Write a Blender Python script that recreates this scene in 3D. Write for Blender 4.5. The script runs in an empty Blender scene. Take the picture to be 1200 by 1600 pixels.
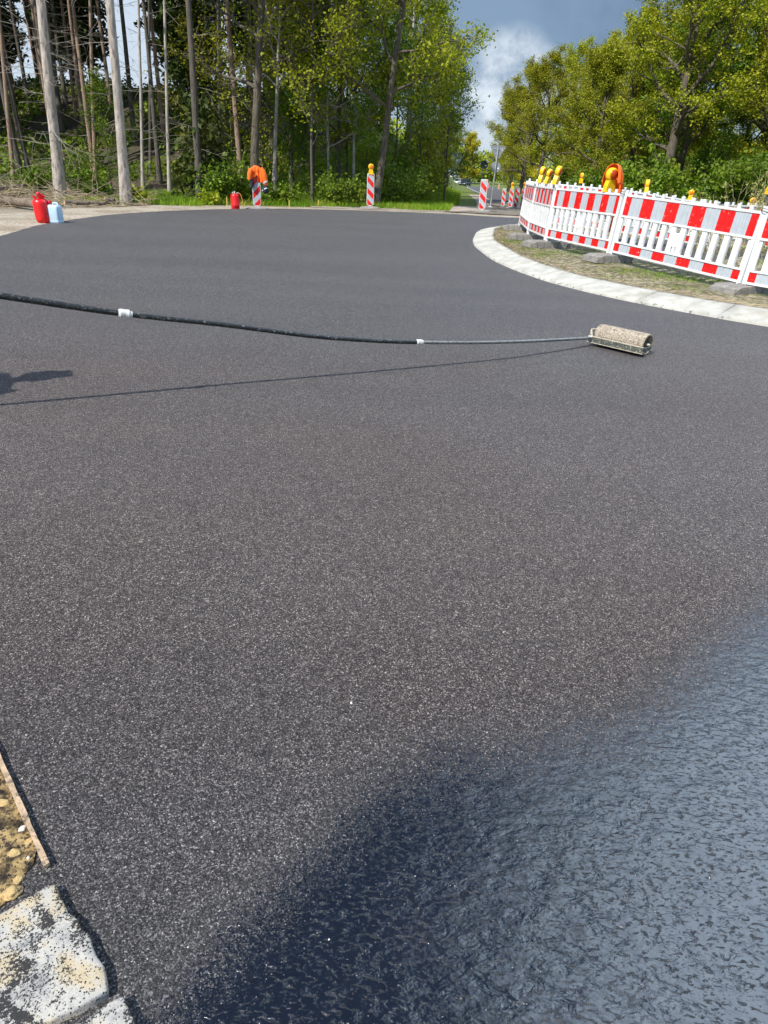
import bpy, bmesh, math, random
import numpy as np
from mathutils import Vector, Matrix

S = bpy.context.scene
COL = S.collection
R = math.radians
rng = random.Random(7)

# ------------------------------------------------------------------ camera
CAM_H, CAM_F, CAM_ROLL = 1.32, 1050.0, R(2.6)
CAM_P = math.atan(538 / 1050)
cd = bpy.data.cameras.new('camera')
cam = bpy.data.objects.new('camera', cd)
COL.objects.link(cam)
cd.sensor_fit = 'VERTICAL'
cd.sensor_height = 24.0
cd.lens = 24.0 * CAM_F / 1600.0
cd.clip_start, cd.clip_end = 0.05, 3000
cam.matrix_world = (Matrix.Translation((0, 0, CAM_H)) @ Matrix.Rotation(R(90) - CAM_P, 4, 'X')
                    @ Matrix.Rotation(CAM_ROLL, 4, 'Z'))
S.camera = cam

# ------------------------------------------------------------------ light
SUN_AZ, SUN_EL = R(43), R(49)          # shadows fall towards (sin az, cos az)
S.view_settings.view_transform = 'Standard'
S.view_settings.look = 'None'
S.view_settings.exposure = 0.52
S.view_settings.gamma = 1
sl = bpy.data.lights.new('sun', 'SUN')
sl.energy, sl.angle, sl.color = 4.6, R(0.55), (1.0, 0.96, 0.90)
sun = bpy.data.objects.new('sun', sl)
COL.objects.link(sun)
ldir = Vector((math.sin(SUN_AZ) * math.cos(SUN_EL), math.cos(SUN_AZ) * math.cos(SUN_EL), -math.sin(SUN_EL)))
sun.rotation_euler = ldir.to_track_quat('-Z', 'Y').to_euler()
sun.location = (-20, -20, 30)


# ------------------------------------------------------------------ node helper
class NT:
    def __init__(s, tree):
        s.t = tree; s.n = tree.nodes; s.l = tree.links

    def new(s, typ, ins=None, **kw):
        nd = s.n.new(typ)
        for k, v in kw.items():
            setattr(nd, k, v)
        for k, v in (ins or {}).items():
            sock = nd.inputs[k]
            if isinstance(v, bpy.types.NodeSocket):
                s.l.new(v, sock)
            else:
                sock.default_value = v
        return nd

    def math(s, op, a, b=0.0, c=0.0, clamp=False):
        nd = s.new('ShaderNodeMath', {0: a, 1: b, 2: c}, operation=op, use_clamp=clamp)
        return nd.outputs[0]

    def mix(s, fac, a, b, blend='MIX'):
        nd = s.new('ShaderNodeMix', data_type='RGBA', blend_type=blend)
        for i, v in ((0, fac), (6, a), (7, b)):
            if isinstance(v, bpy.types.NodeSocket):
                s.l.new(v, nd.inputs[i])
            else:
                nd.inputs[i].default_value = v
        return nd.outputs[2]

    def ramp(s, fac, stops, interp='LINEAR'):
        nd = s.new('ShaderNodeValToRGB', {0: fac})
        cr = nd.color_ramp
        cr.interpolation = interp
        while len(cr.elements) < len(stops):
            cr.elements.new(0.5)
        for e, (p, c) in zip(cr.elements, stops):
            e.position = p
            e.color = c if len(c) == 4 else (*c, 1)
        return nd.outputs[0]

    def maprange(s, v, a, b, c=0.0, d=1.0, smooth=True):
        nd = s.new('ShaderNodeMapRange', {0: v, 1: a, 2: b, 3: c, 4: d})
        nd.interpolation_type = 'SMOOTHSTEP' if smooth else 'LINEAR'
        return nd.outputs[0]

    def noise(s, vec, scale, detail=2, rough=0.5, dist=0.0, col=False):
        nd = s.new('ShaderNodeTexNoise', {'Vector': vec, 'Scale': scale, 'Detail': detail, 'Roughness': rough, 'Distortion': dist})
        return nd.outputs['Color' if col else 'Fac']

    def voro(s, vec, scale, feature='F1', out='Distance', rand=1.0):
        nd = s.new('ShaderNodeTexVoronoi', {'Vector': vec, 'Scale': scale, 'Randomness': rand}, feature=feature)
        return nd.outputs[out]


def c4(c):
    return (c[0], c[1], c[2], 1)


# ------------------------------------------------------------------ sky
world = bpy.data.worlds.new('World')
S.world = world
world.use_nodes = True
wt = world.node_tree
wt.nodes.clear()
W = NT(wt)
sky = W.new('ShaderNodeTexSky', sky_type='NISHITA')
sky.sun_disc = False
sky.sun_elevation = SUN_EL
sky.sun_rotation = SUN_AZ + math.pi
sky.air_density, sky.dust_density, sky.ozone_density = 1.0, 0.3, 3.0
tc = W.new('ShaderNodeTexCoord')
D = W.new('ShaderNodeVectorMath', {0: tc.outputs['Generated']}, operation='NORMALIZE').outputs[0]
sx = W.new('ShaderNodeSeparateXYZ', {0: D})
zz = W.math('MAXIMUM', sx.outputs[2], 0.0)
den = W.math('ADD', zz, 0.22)
pv = W.new('ShaderNodeCombineXYZ', {0: W.math('DIVIDE', sx.outputs[0], den), 1: W.math('DIVIDE', sx.outputs[1], den), 2: 0.0}).outputs[0]


def blob(az, el, a_in, a_out):
    v = (math.sin(R(az)) * math.cos(R(el)), math.cos(R(az)) * math.cos(R(el)), math.sin(R(el)))
    d = W.new('ShaderNodeVectorMath', {0: D, 1: v}, operation='DOT_PRODUCT').outputs['Value']
    return W.maprange(d, math.cos(R(a_out)), math.cos(R(a_in)))


n1 = W.noise(pv, 1.3, 6, 0.55, 0.3)
n2 = W.noise(D, 24.0, 7, 0.6, 0.1)
n3 = W.noise(D, 5.0, 4, 0.55, 0.2)
K = 10.0
def kc(r, g, b): return (r * K, g * K, b * K, 1)
# low bank of slate cloud ahead
low = W.maprange(sx.outputs[2], 0.46, 0.22)
front = W.maprange(sx.outputs[1], -0.5, 0.3)
bank = W.math('MULTIPLY', low, front)
slate = W.mix(W.maprange(n3, 0.35, 0.65), kc(0.105, 0.163, 0.255), kc(0.165, 0.24, 0.345))
slate = W.mix(W.maprange(sx.outputs[2], 0.11, 0.0), slate, kc(0.34, 0.42, 0.50))
colr = W.mix(W.math('MULTIPLY', bank, 0.93), sky.outputs[0], slate)
# scattered cloud overhead and behind
ov = W.math('MULTIPLY', W.maprange(n1, 0.50, 0.68), W.maprange(sx.outputs[1], 0.15, -0.25))
ov = W.math('MULTIPLY', ov, W.math('SUBTRACT', 1.0, blob(-18, 62, 12, 42)))
colr = W.mix(W.math('MULTIPLY', ov, 0.55), colr, kc(0.55, 0.62, 0.72))
# bright sunlit cloud up on the right
br = W.math('MULTIPLY', blob(60, 46, 6, 35), W.maprange(n1, 0.30, 0.58, 0.6, 1.0))
colr = W.mix(br, colr, kc(2.05, 2.5, 3.05))
colr = W.mix(W.math('MULTIPLY', blob(-19, 3, 6, 20), 0.85), colr, kc(0.50, 0.58, 0.67))
# white cumulus low ahead
cm = W.math('ADD', blob(7.6, 6.0, 0.0, 3.6), W.math('MULTIPLY', blob(6.2, 3.6, 0.0, 3.4), 0.8))
cm = W.math('ADD', cm, W.math('MULTIPLY', blob(10.0, 5.4, 0.0, 2.8), 0.8))
cm = W.math('MULTIPLY', W.math('MINIMUM', cm, 1.0), W.maprange(n2, 0.34, 0.66, 0.12, 1.0))
colr = W.mix(cm, colr, kc(0.56, 0.62, 0.68))
bg = W.new('ShaderNodeBackground', {'Color': colr, 'Strength': 0.1})
wo = W.new('ShaderNodeOutputWorld')
wt.links.new(bg.outputs[0], wo.inputs[0])


# ------------------------------------------------------------------ materials
MATS = {}


def mat(name):
    m = bpy.data.materials.new(name)
    m.use_nodes = True
    m.node_tree.nodes.clear()
    t = NT(m.node_tree)
    out = t.new('ShaderNodeOutputMaterial')
    MATS[name] = m
    return m, t, out


def pbsdf(t, out, **ins):
    b = t.new('ShaderNodeBsdfPrincipled', {k.replace('_', ' '): v for k, v in ins.items()})
    t.l.new(b.outputs[0], out.inputs[0])
    return b


def simple(name, col, rough=0.6, var=0.25, scale=9.0, metallic=0.0, bump=0.0, dirt=None, dirt_amt=0.0, bscale=None):
    """plain stuff with a little wear of its own"""
    m, t, out = mat(name)
    o = t.new('ShaderNodeTexCoord').outputs['Object']
    n = t.noise(o, scale, 5, 0.65)
    c = t.mix(t.maprange(n, 0.3, 0.7), c4([x * (1 - var) for x in col]), c4([min(1, x * (1 + var)) for x in col]))
    if dirt:
        n2_ = t.noise(o, scale * 2.3, 6, 0.7, 0.4)
        c = t.mix(t.maprange(n2_, 0.62 - dirt_amt * 0.3, 0.70), c, c4(dirt))
    kw = dict(Base_Color=c, Roughness=t.maprange(n, 0.2, 0.8, rough * 0.85, min(1, rough * 1.15)), Metallic=metallic)
    if bump:
        bn = t.noise(o, bscale or scale * 6, 4, 0.6)
        kw['Normal'] = t.new('ShaderNodeBump', {'Strength': bump, 'Distance': 0.01, 'Height': bn}).outputs[0]
    pbsdf(t, out, **kw)
    return m


# --- fresh grit mastic carriageway with an ungritted glossy patch
def make_asphalt():
    m, t, out = mat('fresh_mastic')
    o = t.new('ShaderNodeTexCoord').outputs['Object']
    sp = t.new('ShaderNodeSeparateXYZ', {0: o})
    # chips
    cell = t.new('ShaderNodeTexVoronoi', {'Vector': o, 'Scale': 380.0})
    hue = t.new('ShaderNodeSeparateColor', {0: cell.outputs['Color']})
    big = t.new('ShaderNodeTexVoronoi', {'Vector': o, 'Scale': 230.0})
    bh = t.new('ShaderNodeSeparateColor', {0: big.outputs['Color']})
    mid = t.noise(o, 150.0, 2, 0.75)
    coarse = t.noise(o, 38.0, 2, 0.7)
    v = t.math('ADD', t.math('MULTIPLY', hue.outputs[0], 0.56), t.math('MULTIPLY', bh.outputs[0], 0.30))
    v = t.math('ADD', v, t.math('MULTIPLY', mid, 0.32))
    v = t.math('ADD', v, t.math('MULTIPLY', coarse, 0.22))
    v = t.math('SUBTRACT', v, t.math('ADD', 0.20, t.maprange(sp.outputs[1], 0.3, 3.2, 0.085, 0.0)))
    chip = t.ramp(v, [(0.20, (0.0075, 0.0072, 0.0074)), (0.44, (0.036, 0.0342, 0.0345)), (0.61, (0.083, 0.079, 0.0795)), (0.77, (0.20, 0.191, 0.188)), (0.92, (0.60, 0.575, 0.55))])
    # brown tint, fading out with distance
    br_ = t.math('MULTIPLY', t.noise(o, 0.55, 3, 0.5), t.maprange(sp.outputs[1], 13.0, 5.0))
    chip = t.mix(t.math('MULTIPLY', t.maprange(br_, 0.40, 0.66), 0.4), chip, (1.0, 0.87, 0.80, 1), 'MULTIPLY')
    mdw = t.math('MULTIPLY', t.maprange(sp.outputs[1], 0.4, 1.6), t.maprange(sp.outputs[1], 7.0, 2.6))
    chip = t.mix(t.math('MULTIPLY', mdw, 0.85), chip, (1.10, 0.97, 0.88, 1), 'MULTIPLY')
    st = t.new('ShaderNodeMapping', {'Vector': o, 'Scale': (0.10, 0.85, 1.0), 'Rotation': (0, 0, R(25))}).outputs[0]
    chip = t.mix(t.maprange(t.noise(st, 1.1, 4, 0.6), 0.35, 0.7), chip, (0.86, 0.86, 0.88, 1), 'MULTIPLY')
    # where the binder still lies wet: boundary y as a curve of x
    xn = t.maprange(sp.outputs[0], -0.6, 2.6, 0.0, 1.0, smooth=False)
    fc = t.new('ShaderNodeFloatCurve', {1: xn})
    cv = fc.mapping.curves[0]
    pts = [(-0.6, 0.30), (-0.37, 0.60), (-0.24, 0.82), (-0.10, 1.00), (0.02, 1.17), (0.16, 1.25), (0.40, 1.31), (0.68, 1.42), (1.05, 1.74), (1.5, 2.12), (2.6, 2.5)]
    P_ = [((x + 0.6) / 3.2, y / 2.6) for x, y in pts]
    cv.points[0].location = P_[0]
    cv.points[1].location = P_[-1]
    for p in P_[1:-1]:
        cv.points.new(*p)
    fc.mapping.update()
    by = t.math('MULTIPLY', fc.outputs[0], 2.6)
    e1 = t.noise(o, 4.5, 5, 0.7)
    e2 = t.noise(o, 38.0, 3, 0.75)
    d = t.math('SUBTRACT', by, sp.outputs[1])
    d = t.math('ADD', d, t.math('MULTIPLY', t.math('SUBTRACT', e1, 0.5), 0.22))
    d = t.math('ADD', d, t.math('MULTIPLY', t.math('SUBTRACT', e2, 0.5), 0.28))
    d = t.math('ADD', d, t.math('MULTIPLY', t.math('SUBTRACT', hue.outputs[1], 0.5), 0.24))
    # further away on the right more grit has been thrown in already
    fade = t.maprange(sp.outputs[1], 1.25, 2.6, 0.0, 0.42)
    gr_ = t.math('ADD', t.math('MULTIPLY', e2, 0.6), t.math('MULTIPLY', hue.outputs[2], 0.4))
    wet = t.maprange(d, -0.07, 0.15)
    wet = t.math('MULTIPLY', wet, t.maprange(t.math('SUBTRACT', gr_, fade), 0.06, 0.20))
    # lone chips and blobs in the wet
    lone = t.math('MULTIPLY', t.math('GREATER_THAN', bh.outputs[1], 0.972), t.math('LESS_THAN', big.outputs['Distance'], 0.42))
    wet = t.math('MULTIPLY', wet, t.math('SUBTRACT', 1.0, lone))
    binder = t.mix(t.noise(o, 9.0, 4, 0.6), (0.0015, 0.002, 0.0035, 1), (0.0045, 0.0055, 0.009, 1))
    col = t.mix(wet, chip, binder)
    rough_dry = t.maprange(hue.outputs[1], 0, 1, 0.48, 0.9, smooth=False)
    rw = t.maprange(t.noise(o, 30.0, 3, 0.6), 0.35, 0.7, 0.06, 0.14)
    rg = t.math('ADD', t.math('MULTIPLY', rough_dry, t.math('SUBTRACT', 1.0, wet)), t.math('MULTIPLY', rw, wet))
    # heights
    hd = t.math('ADD', t.math('MULTIPLY', t.math('SUBTRACT', 1.0, cell.outputs['Distance']), 0.6), t.math('MULTIPLY', v, 0.9))
    ws = t.new('ShaderNodeMapping', {'Vector': o, 'Rotation': (0, 0, R(38)), 'Scale': (0.64, 1.25, 1.0)}).outputs[0]
    pit = t.maprange(t.noise(ws, 92.0, 4, 0.66, 0.45), 0.28, 0.47)
    pit = t.math('MULTIPLY', pit, t.maprange(t.noise(ws, 24.0, 4, 0.6, 0.4), 0.30, 0.55, 0.35, 1.2))
    hw = t.math('ADD', t.math('MULTIPLY', pit, 0.85), t.math('MULTIPLY', t.noise(ws, 22.0, 3, 0.55), 2.6))
    hw = t.math('ADD', hw, t.math('MULTIPLY', t.noise(o, 190.0, 2, 0.6), 0.16))
    bd = t.new('ShaderNodeBump', {'Strength': 0.55, 'Distance': 0.0032, 'Height': hd}).outputs[0]
    bw = t.new('ShaderNodeBump', {'Strength': 0.9, 'Distance': 0.0015, 'Height': hw}).outputs[0]
    nm = t.new('ShaderNodeMix', data_type='VECTOR')
    t.l.new(wet, nm.inputs[0]); t.l.new(bd, nm.inputs[4]); t.l.new(bw, nm.inputs[5])
    b = pbsdf(t, out, Base_Color=col, Roughness=rg, Normal=nm.outputs[1])
    t.l.new(t.math('ADD', 1.45, t.math('MULTIPLY', wet, 0.42)), b.inputs['IOR'])
    return m


M_ASPH = make_asphalt()


def make_ground():
    m, t, out = mat('forest_ground')
    o = t.new('ShaderNodeTexCoord').outputs['Object']
    ga = t.new('ShaderNodeAttribute', attribute_name='grassy').outputs['Fac']
    sa = t.new('ShaderNodeAttribute', attribute_name='sandy').outputs['Fac']
    n = t.noise(o, 1.6, 7, 0.65)
    f = t.noise(o, 30.0, 4, 0.7)
    litter = t.ramp(f, [(0.3, (0.018, 0.013, 0.008)), (0.52, (0.060, 0.044, 0.026)), (0.72, (0.16, 0.12, 0.075))])
    moss = t.mix(t.maprange(f, 0.3, 0.7), (0.020, 0.034, 0.006, 1), (0.075, 0.105, 0.016, 1))
    litter = t.mix(t.maprange(n, 0.48, 0.62), litter, moss)
    grass = t.mix(t.maprange(f, 0.3, 0.7), (0.045, 0.070, 0.008, 1), (0.15, 0.20, 0.022, 1))
    grass = t.mix(t.maprange(n, 0.55, 0.72), grass, (0.20, 0.16, 0.07, 1))
    sand = t.ramp(t.noise(o, 55.0, 4, 0.75), [(0.3, (0.12, 0.095, 0.065)), (0.5, (0.27, 0.225, 0.165)), (0.7, (0.42, 0.37, 0.29))])
    c = t.mix(t.maprange(t.math('ADD', ga, t.math('MULTIPLY', t.math('SUBTRACT', n, 0.5), 0.9)), 0.4, 0.6), litter, grass)
    c = t.mix(t.maprange(t.math('ADD', sa, t.math('MULTIPLY', t.math('SUBTRACT', n, 0.5), 0.8)), 0.4, 0.6), c, sand)
    bp = t.new('ShaderNodeBump', {'Strength': 0.8, 'Distance': 0.04, 'Height': f}).outputs[0]
    pbsdf(t, out, Base_Color=c, Roughness=0.95, Normal=bp)
    return m


M_GROUND = make_ground()


def make_gritty(name, stops, s1=40.0, s2=3.0, tint=(0.8, 0.75, 0.7), bump=0.6, dist=0.01, chips=0.35):
    m, t, out = mat(name)
    o = t.new('ShaderNodeTexCoord').outputs['Object']
    cell = t.new('ShaderNodeTexVoronoi', {'Vector': o, 'Scale': s1})
    h = t.new('ShaderNodeSeparateColor', {0: cell.outputs['Color']})
    v = t.math('ADD', t.math('MULTIPLY', h.outputs[0], chips), t.math('MULTIPLY', t.noise(o, s1 * 0.6, 5, 0.75), 1 - chips))
    c = t.ramp(v, stops)
    c = t.mix(t.maprange(t.noise(o, s2, 5, 0.6), 0.42, 0.64), c, c4(tint), 'MULTIPLY')
    hh = t.math('ADD', v, t.math('MULTIPLY', t.noise(o, s2 * 2, 4, 0.6), 1.0))
    bp = t.new('ShaderNodeBump', {'Strength': bump, 'Distance': dist, 'Height': hh}).outputs[0]
    pbsdf(t, out, Base_Color=c, Roughness=0.92, Normal=bp)
    return m


M_SHOULDER = make_gritty('sandy_shoulder', [(0.25, (0.13, 0.10, 0.07)), (0.5, (0.34, 0.29, 0.22)), (0.75, (0.52, 0.47, 0.38))], 38, 0.9, (0.72, 0.68, 0.62))
M_PATH = make_gritty('pinkish_paving', [(0.25, (0.20, 0.155, 0.125)), (0.5, (0.36, 0.295, 0.25)), (0.75, (0.48, 0.42, 0.37))], 30, 0.8)
M_GRAVEL = make_gritty('brown_gravel', [(0.25, (0.05, 0.042, 0.033)), (0.5, (0.15, 0.125, 0.095)), (0.75, (0.34, 0.30, 0.25))], 26, 1.3)
M_OLDROAD = make_gritty('old_asphalt', [(0.3, (0.06, 0.062, 0.066)), (0.6, (0.10, 0.10, 0.105)), (0.8, (0.15, 0.15, 0.15))], 30, 0.5)
M_ISLAND = make_gritty('island_earth', [(0.25, (0.055, 0.047, 0.028)), (0.48, (0.17, 0.145, 0.085)), (0.66, (0.33, 0.285, 0.19)), (0.85, (0.6, 0.56, 0.48))], 22, 1.4, (0.55, 0.68, 0.34), 1.0, 0.03)
M_SANDPATCH = make_gritty('spattered_sand', [(0.22, (0.012, 0.011, 0.011)), (0.42, (0.03, 0.025, 0.02)), (0.49, (0.34, 0.23, 0.09)), (0.75, (0.58, 0.42, 0.19))], 210, 26.0, (0.10, 0.09, 0.085), 0.9, 0.006, 0.12)


def make_concrete():
    m, t, out = mat('pale_concrete')
    o = t.new('ShaderNodeTexCoord').outputs['Object']
    n = t.noise(o, 5.0, 6, 0.65)
    f = t.noise(o, 130.0, 3, 0.7)
    c = t.mix(t.maprange(n, 0.32, 0.68), (0.33, 0.325, 0.285, 1), (0.47, 0.465, 0.42, 1))
    c = t.mix(t.maprange(f, 0.54, 0.75), c, (0.26, 0.245, 0.21, 1))
    c = t.mix(t.math('MULTIPLY', t.maprange(t.noise(o, 1.7, 6, 0.7, 0.6), 0.55, 0.75), 0.6), c, (0.30, 0.26, 0.19, 1))
    zs = t.new('ShaderNodeSeparateXYZ', {0: o}).outputs[2]
    tar = t.math('ADD', t.noise(o, 14.0, 5, 0.75), t.math('MULTIPLY', t.maprange(zs, 0.065, 0.02), 0.16))
    c = t.mix(t.math('MULTIPLY', t.maprange(tar, 0.70, 0.80), 0.8), c, (0.05, 0.048, 0.046, 1))
    bp = t.new('ShaderNodeBump', {'Strength': 0.35, 'Distance': 0.004, 'Height': f}).outputs[0]
    pbsdf(t, out, Base_Color=c, Roughness=0.9, Normal=bp)
    return m


M_CONC = make_concrete()


def make_block():
    m, t, out = mat('spattered_stone')
    o = t.new('ShaderNodeTexCoord').outputs['Object']
    n = t.noise(o, 11.0, 6, 0.65, 0.3)
    c = t.ramp(n, [(0.30, (0.20, 0.20, 0.20)), (0.46, (0.40, 0.385, 0.345)), (0.58, (0.42, 0.34, 0.21)), (0.72, (0.32, 0.315, 0.31))])
    g = t.noise(o, 260.0, 3, 0.7)
    c = t.mix(t.maprange(g, 0.62, 0.72), c, (0.33, 0.31, 0.28, 1))
    # bitumen grit that was spilled on top
    big = t.noise(o, 15.0, 4, 0.6, 0.5)
    fine = t.noise(o, 190.0, 3, 0.75)
    vs = t.new('ShaderNodeTexVoronoi', {'Vector': o, 'Scale': 250.0})
    hv = t.new('ShaderNodeSeparateColor', {0: vs.outputs['Color']})
    sp = t.math('ADD', t.math('MULTIPLY', big, 0.62), t.math('MULTIPLY', fine, 0.5))
    k = t.math('MAXIMUM', t.maprange(sp, 0.57, 0.61), t.math('MULTIPLY', t.math('GREATER_THAN', hv.outputs[0], 0.74), t.math('LESS_THAN', t.math('ADD', vs.outputs['Distance'], t.math('MULTIPLY', t.math('SUBTRACT', g, 0.5), 0.9)), 0.40)))
    c = t.mix(k, c, (0.022, 0.021, 0.021, 1))
    h = t.math('ADD', n, t.math('MULTIPLY', k, 0.35))
    h = t.math('ADD', h, t.math('MULTIPLY', g, 0.25))
    bp = t.new('ShaderNodeBump', {'Strength': 0.6, 'Distance': 0.008, 'Height': h}).outputs[0]
    pbsdf(t, out, Base_Color=c, Roughness=0.88, Normal=bp)
    return m


M_BLOCK = make_block()
M_PEB = simple('ochre_stone', (0.50, 0.35, 0.15), 0.9, 0.3, 40, bump=0.4, dirt=(0.03, 0.03, 0.03), dirt_amt=0.4)
M_PEBW = simple('white_pebble', (0.6, 0.57, 0.5), 0.9, 0.2, 60)
M_TAPE = simple('tan_board', (0.42, 0.30, 0.19), 0.85, 0.25, 25, bump=0.4, dirt=(0.03, 0.028, 0.026), dirt_amt=0.5)

M_WHITE = simple('white_plastic', (0.68, 0.69, 0.69), 0.42, 0.05, 6, dirt=(0.55, 0.52, 0.46), dirt_amt=0.38)
M_RWHITE = simple('white_sheeting', (0.40, 0.44, 0.47), 0.32, 0.06, 14)
M_RRED = simple('red_sheeting', (0.66, 0.008, 0.006), 0.40, 0.14, 8, dirt=(0.60, 0.42, 0.38), dirt_amt=0.10)
M_WIRE = simple('steel_wire', (0.13, 0.13, 0.14), 0.45, 0.2, 30, 0.7)
M_RUBBER = simple('grey_recycled_plastic', (0.22, 0.215, 0.205), 0.85, 0.3, 12, bump=0.3, dirt=(0.27, 0.24, 0.19), dirt_amt=0.6)
M_YELLOW = simple('yellow_plastic', (0.84, 0.50, 0.006), 0.38, 0.08, 8)
M_AMBER = simple('amber_lens', (0.80, 0.20, 0.005), 0.18, 0.2, 60)
M_AMBERRED = simple('red_amber_lens', (0.45, 0.055, 0.004), 0.18, 0.25, 60)
M_ORANGE = simple('hi_vis_orange_cloth', (0.92, 0.15, 0.008), 0.8, 0.12, 12, bump=0.4)
M_NAVY = simple('navy_cloth', (0.014, 0.019, 0.034), 0.85, 0.3, 12, bump=0.3)
M_SILVER = simple('silver_tape', (0.62, 0.63, 0.65), 0.35, 0.1, 12)
M_GASRED = simple('red_lacquer', (0.68, 0.008, 0.010), 0.33, 0.10, 10, dirt=(0.42, 0.02, 0.02), dirt_amt=0.2)
M_REDP = simple('red_plastic', (0.55, 0.02, 0.03), 0.4, 0.1, 8)
M_BLUEP = simple('pale_blue_plastic', (0.42, 0.58, 0.72), 0.4, 0.07, 8, dirt=(0.50, 0.56, 0.6), dirt_amt=0.3)
M_HOSE = simple('orange_hose', (0.65, 0.26, 0.05), 0.5, 0.1, 8)
M_LATH = simple('yellow_lath', (0.62, 0.46, 0.12), 0.8, 0.15, 20)
M_GALV = simple('galvanised_steel', (0.40, 0.425, 0.44), 0.45, 0.10, 8, 0.1)
M_DARKSIGN = simple('dark_sign_back', (0.045, 0.055, 0.068), 0.5, 0.15, 4)
M_TEAL = simple('teal_grey_sign_back', (0.05, 0.085, 0.10), 0.5, 0.15, 2)
M_PLAINW = simple('plain_white', (0.8, 0.82, 0.84), 0.3, 0.03, 5)  # lane line and eyes; also the painted reflection dots on the signs
M_POLE = simple('blackened_pole', (0.014, 0.017, 0.016), 0.34, 0.3, 30, dirt=(0.30, 0.30, 0.29), dirt_amt=0.28)
M_POLEG = simple('worn_grey_pole', (0.20, 0.205, 0.195), 0.42, 0.3, 30, 0.3, dirt=(0.05, 0.05, 0.05), dirt_amt=0.5)
M_COUPL = simple('white_coupling', (0.62, 0.63, 0.60), 0.5, 0.15, 40, dirt=(0.2, 0.2, 0.19), dirt_amt=0.4)
M_FRAME = simple('chipped_green_steel', (0.055, 0.068, 0.060), 0.55, 0.4, 26, dirt=(0.42, 0.36, 0.26), dirt_amt=0.42, bump=0.5)
M_DUSTY = simple('dusty_steel', (0.42, 0.37, 0.28), 0.75, 0.3, 40, bump=0.4)


def make_roller():
    m, t, out = mat('grit_caked_roller')
    o = t.new('ShaderNodeTexCoord').outputs['Object']
    v = t.new('ShaderNodeTexVoronoi', {'Vector': o, 'Scale': 145.0})
    h = t.new('ShaderNodeSeparateColor', {0: v.outputs['Color']})
    c = t.ramp(t.math('ADD', t.math('MULTIPLY', h.outputs[0], 0.7), t.math('MULTIPLY', t.noise(o, 25, 3), 0.4)),
               [(0.18, (0.05, 0.042, 0.034)), (0.36, (0.27, 0.225, 0.165)), (0.7, (0.42, 0.36, 0.275)), (0.95, (0.55, 0.49, 0.4))])
    bp = t.new('ShaderNodeBump', {'Strength': 1.0, 'Distance': 0.006, 'Height': t.math('SUBTRACT', 1.0, v.outputs['Distance'])}).outputs[0]
    pbsdf(t, out, Base_Color=c, Roughness=0.9, Normal=bp)
    return m


M_ROLLER = make_roller()


def make_bark(name, lo, hi, tint, stretch=0.16, scale=22, bump=0.9):
    m, t, out = mat(name)
    o = t.new('ShaderNodeTexCoord').outputs['Object']
    mp = t.new('ShaderNodeMapping', {'Vector': o, 'Scale': (1, 1, stretch)}).outputs[0]
    n = t.noise(mp, scale, 6, 0.7, 0.6)
    v = t.voro(mp, scale * 0.8)
    h = t.math('ADD', t.math('MULTIPLY', n, 0.8), t.math('MULTIPLY', v, 0.4))
    c = t.ramp(h, [(0.35, lo), (0.62, hi)])
    c = t.mix(t.maprange(t.noise(o, 1.3, 5, 0.6), 0.45, 0.62), c, c4(tint))
    f = t.noise(o, 60, 3, 0.7)
    c = t.mix(t.math('MULTIPLY', t.maprange(f, 0.5, 0.7), 0.5), c, c4([x * 0.4 for x in lo]))
    bp = t.new('ShaderNodeBump', {'Strength': bump, 'Distance': 0.03, 'Height': h}).outputs[0]
    pbsdf(t, out, Base_Color=c, Roughness=0.93, Normal=bp)
    return m


M_BARK_PALE = make_bark('pale_pine_bark', (0.10, 0.083, 0.07), (0.45, 0.40, 0.345), (0.31, 0.275, 0.235), stretch=0.28, scale=15)
M_BARK_RED = make_bark('reddish_pine_bark', (0.12, 0.075, 0.05), (0.32, 0.215, 0.15), (0.24, 0.18, 0.14))
M_BARK_DARK = make_bark('dark_bark', (0.030, 0.026, 0.022), (0.115, 0.098, 0.08), (0.075, 0.07, 0.05))
M_BARK_BIRCH = make_bark('birch_bark', (0.05, 0.045, 0.04), (0.50, 0.47, 0.43), (0.36, 0.32, 0.27), stretch=2.2, scale=7, bump=0.3)
M_BARK_OAK = make_bark('oak_bark', (0.035, 0.028, 0.020), (0.13, 0.108, 0.08), (0.085, 0.078, 0.045))
M_DEADWOOD = simple('dry_grey_twig', (0.27, 0.24, 0.20), 0.9, 0.3, 3)
M_STRAW = simple('dry_straw', (0.50, 0.41, 0.26), 0.9, 0.35, 2.5)
M_BRUSH = simple('dry_brush', (0.30, 0.235, 0.15), 0.9, 0.4, 2.5)
M_LOG = make_bark('fallen_log_bark', (0.06, 0.045, 0.032), (0.22, 0.17, 0.125), (0.14, 0.105, 0.075), stretch=0.3)
M_LOGEND = simple('sawn_wood', (0.45, 0.33, 0.2), 0.85, 0.25, 14)


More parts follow.
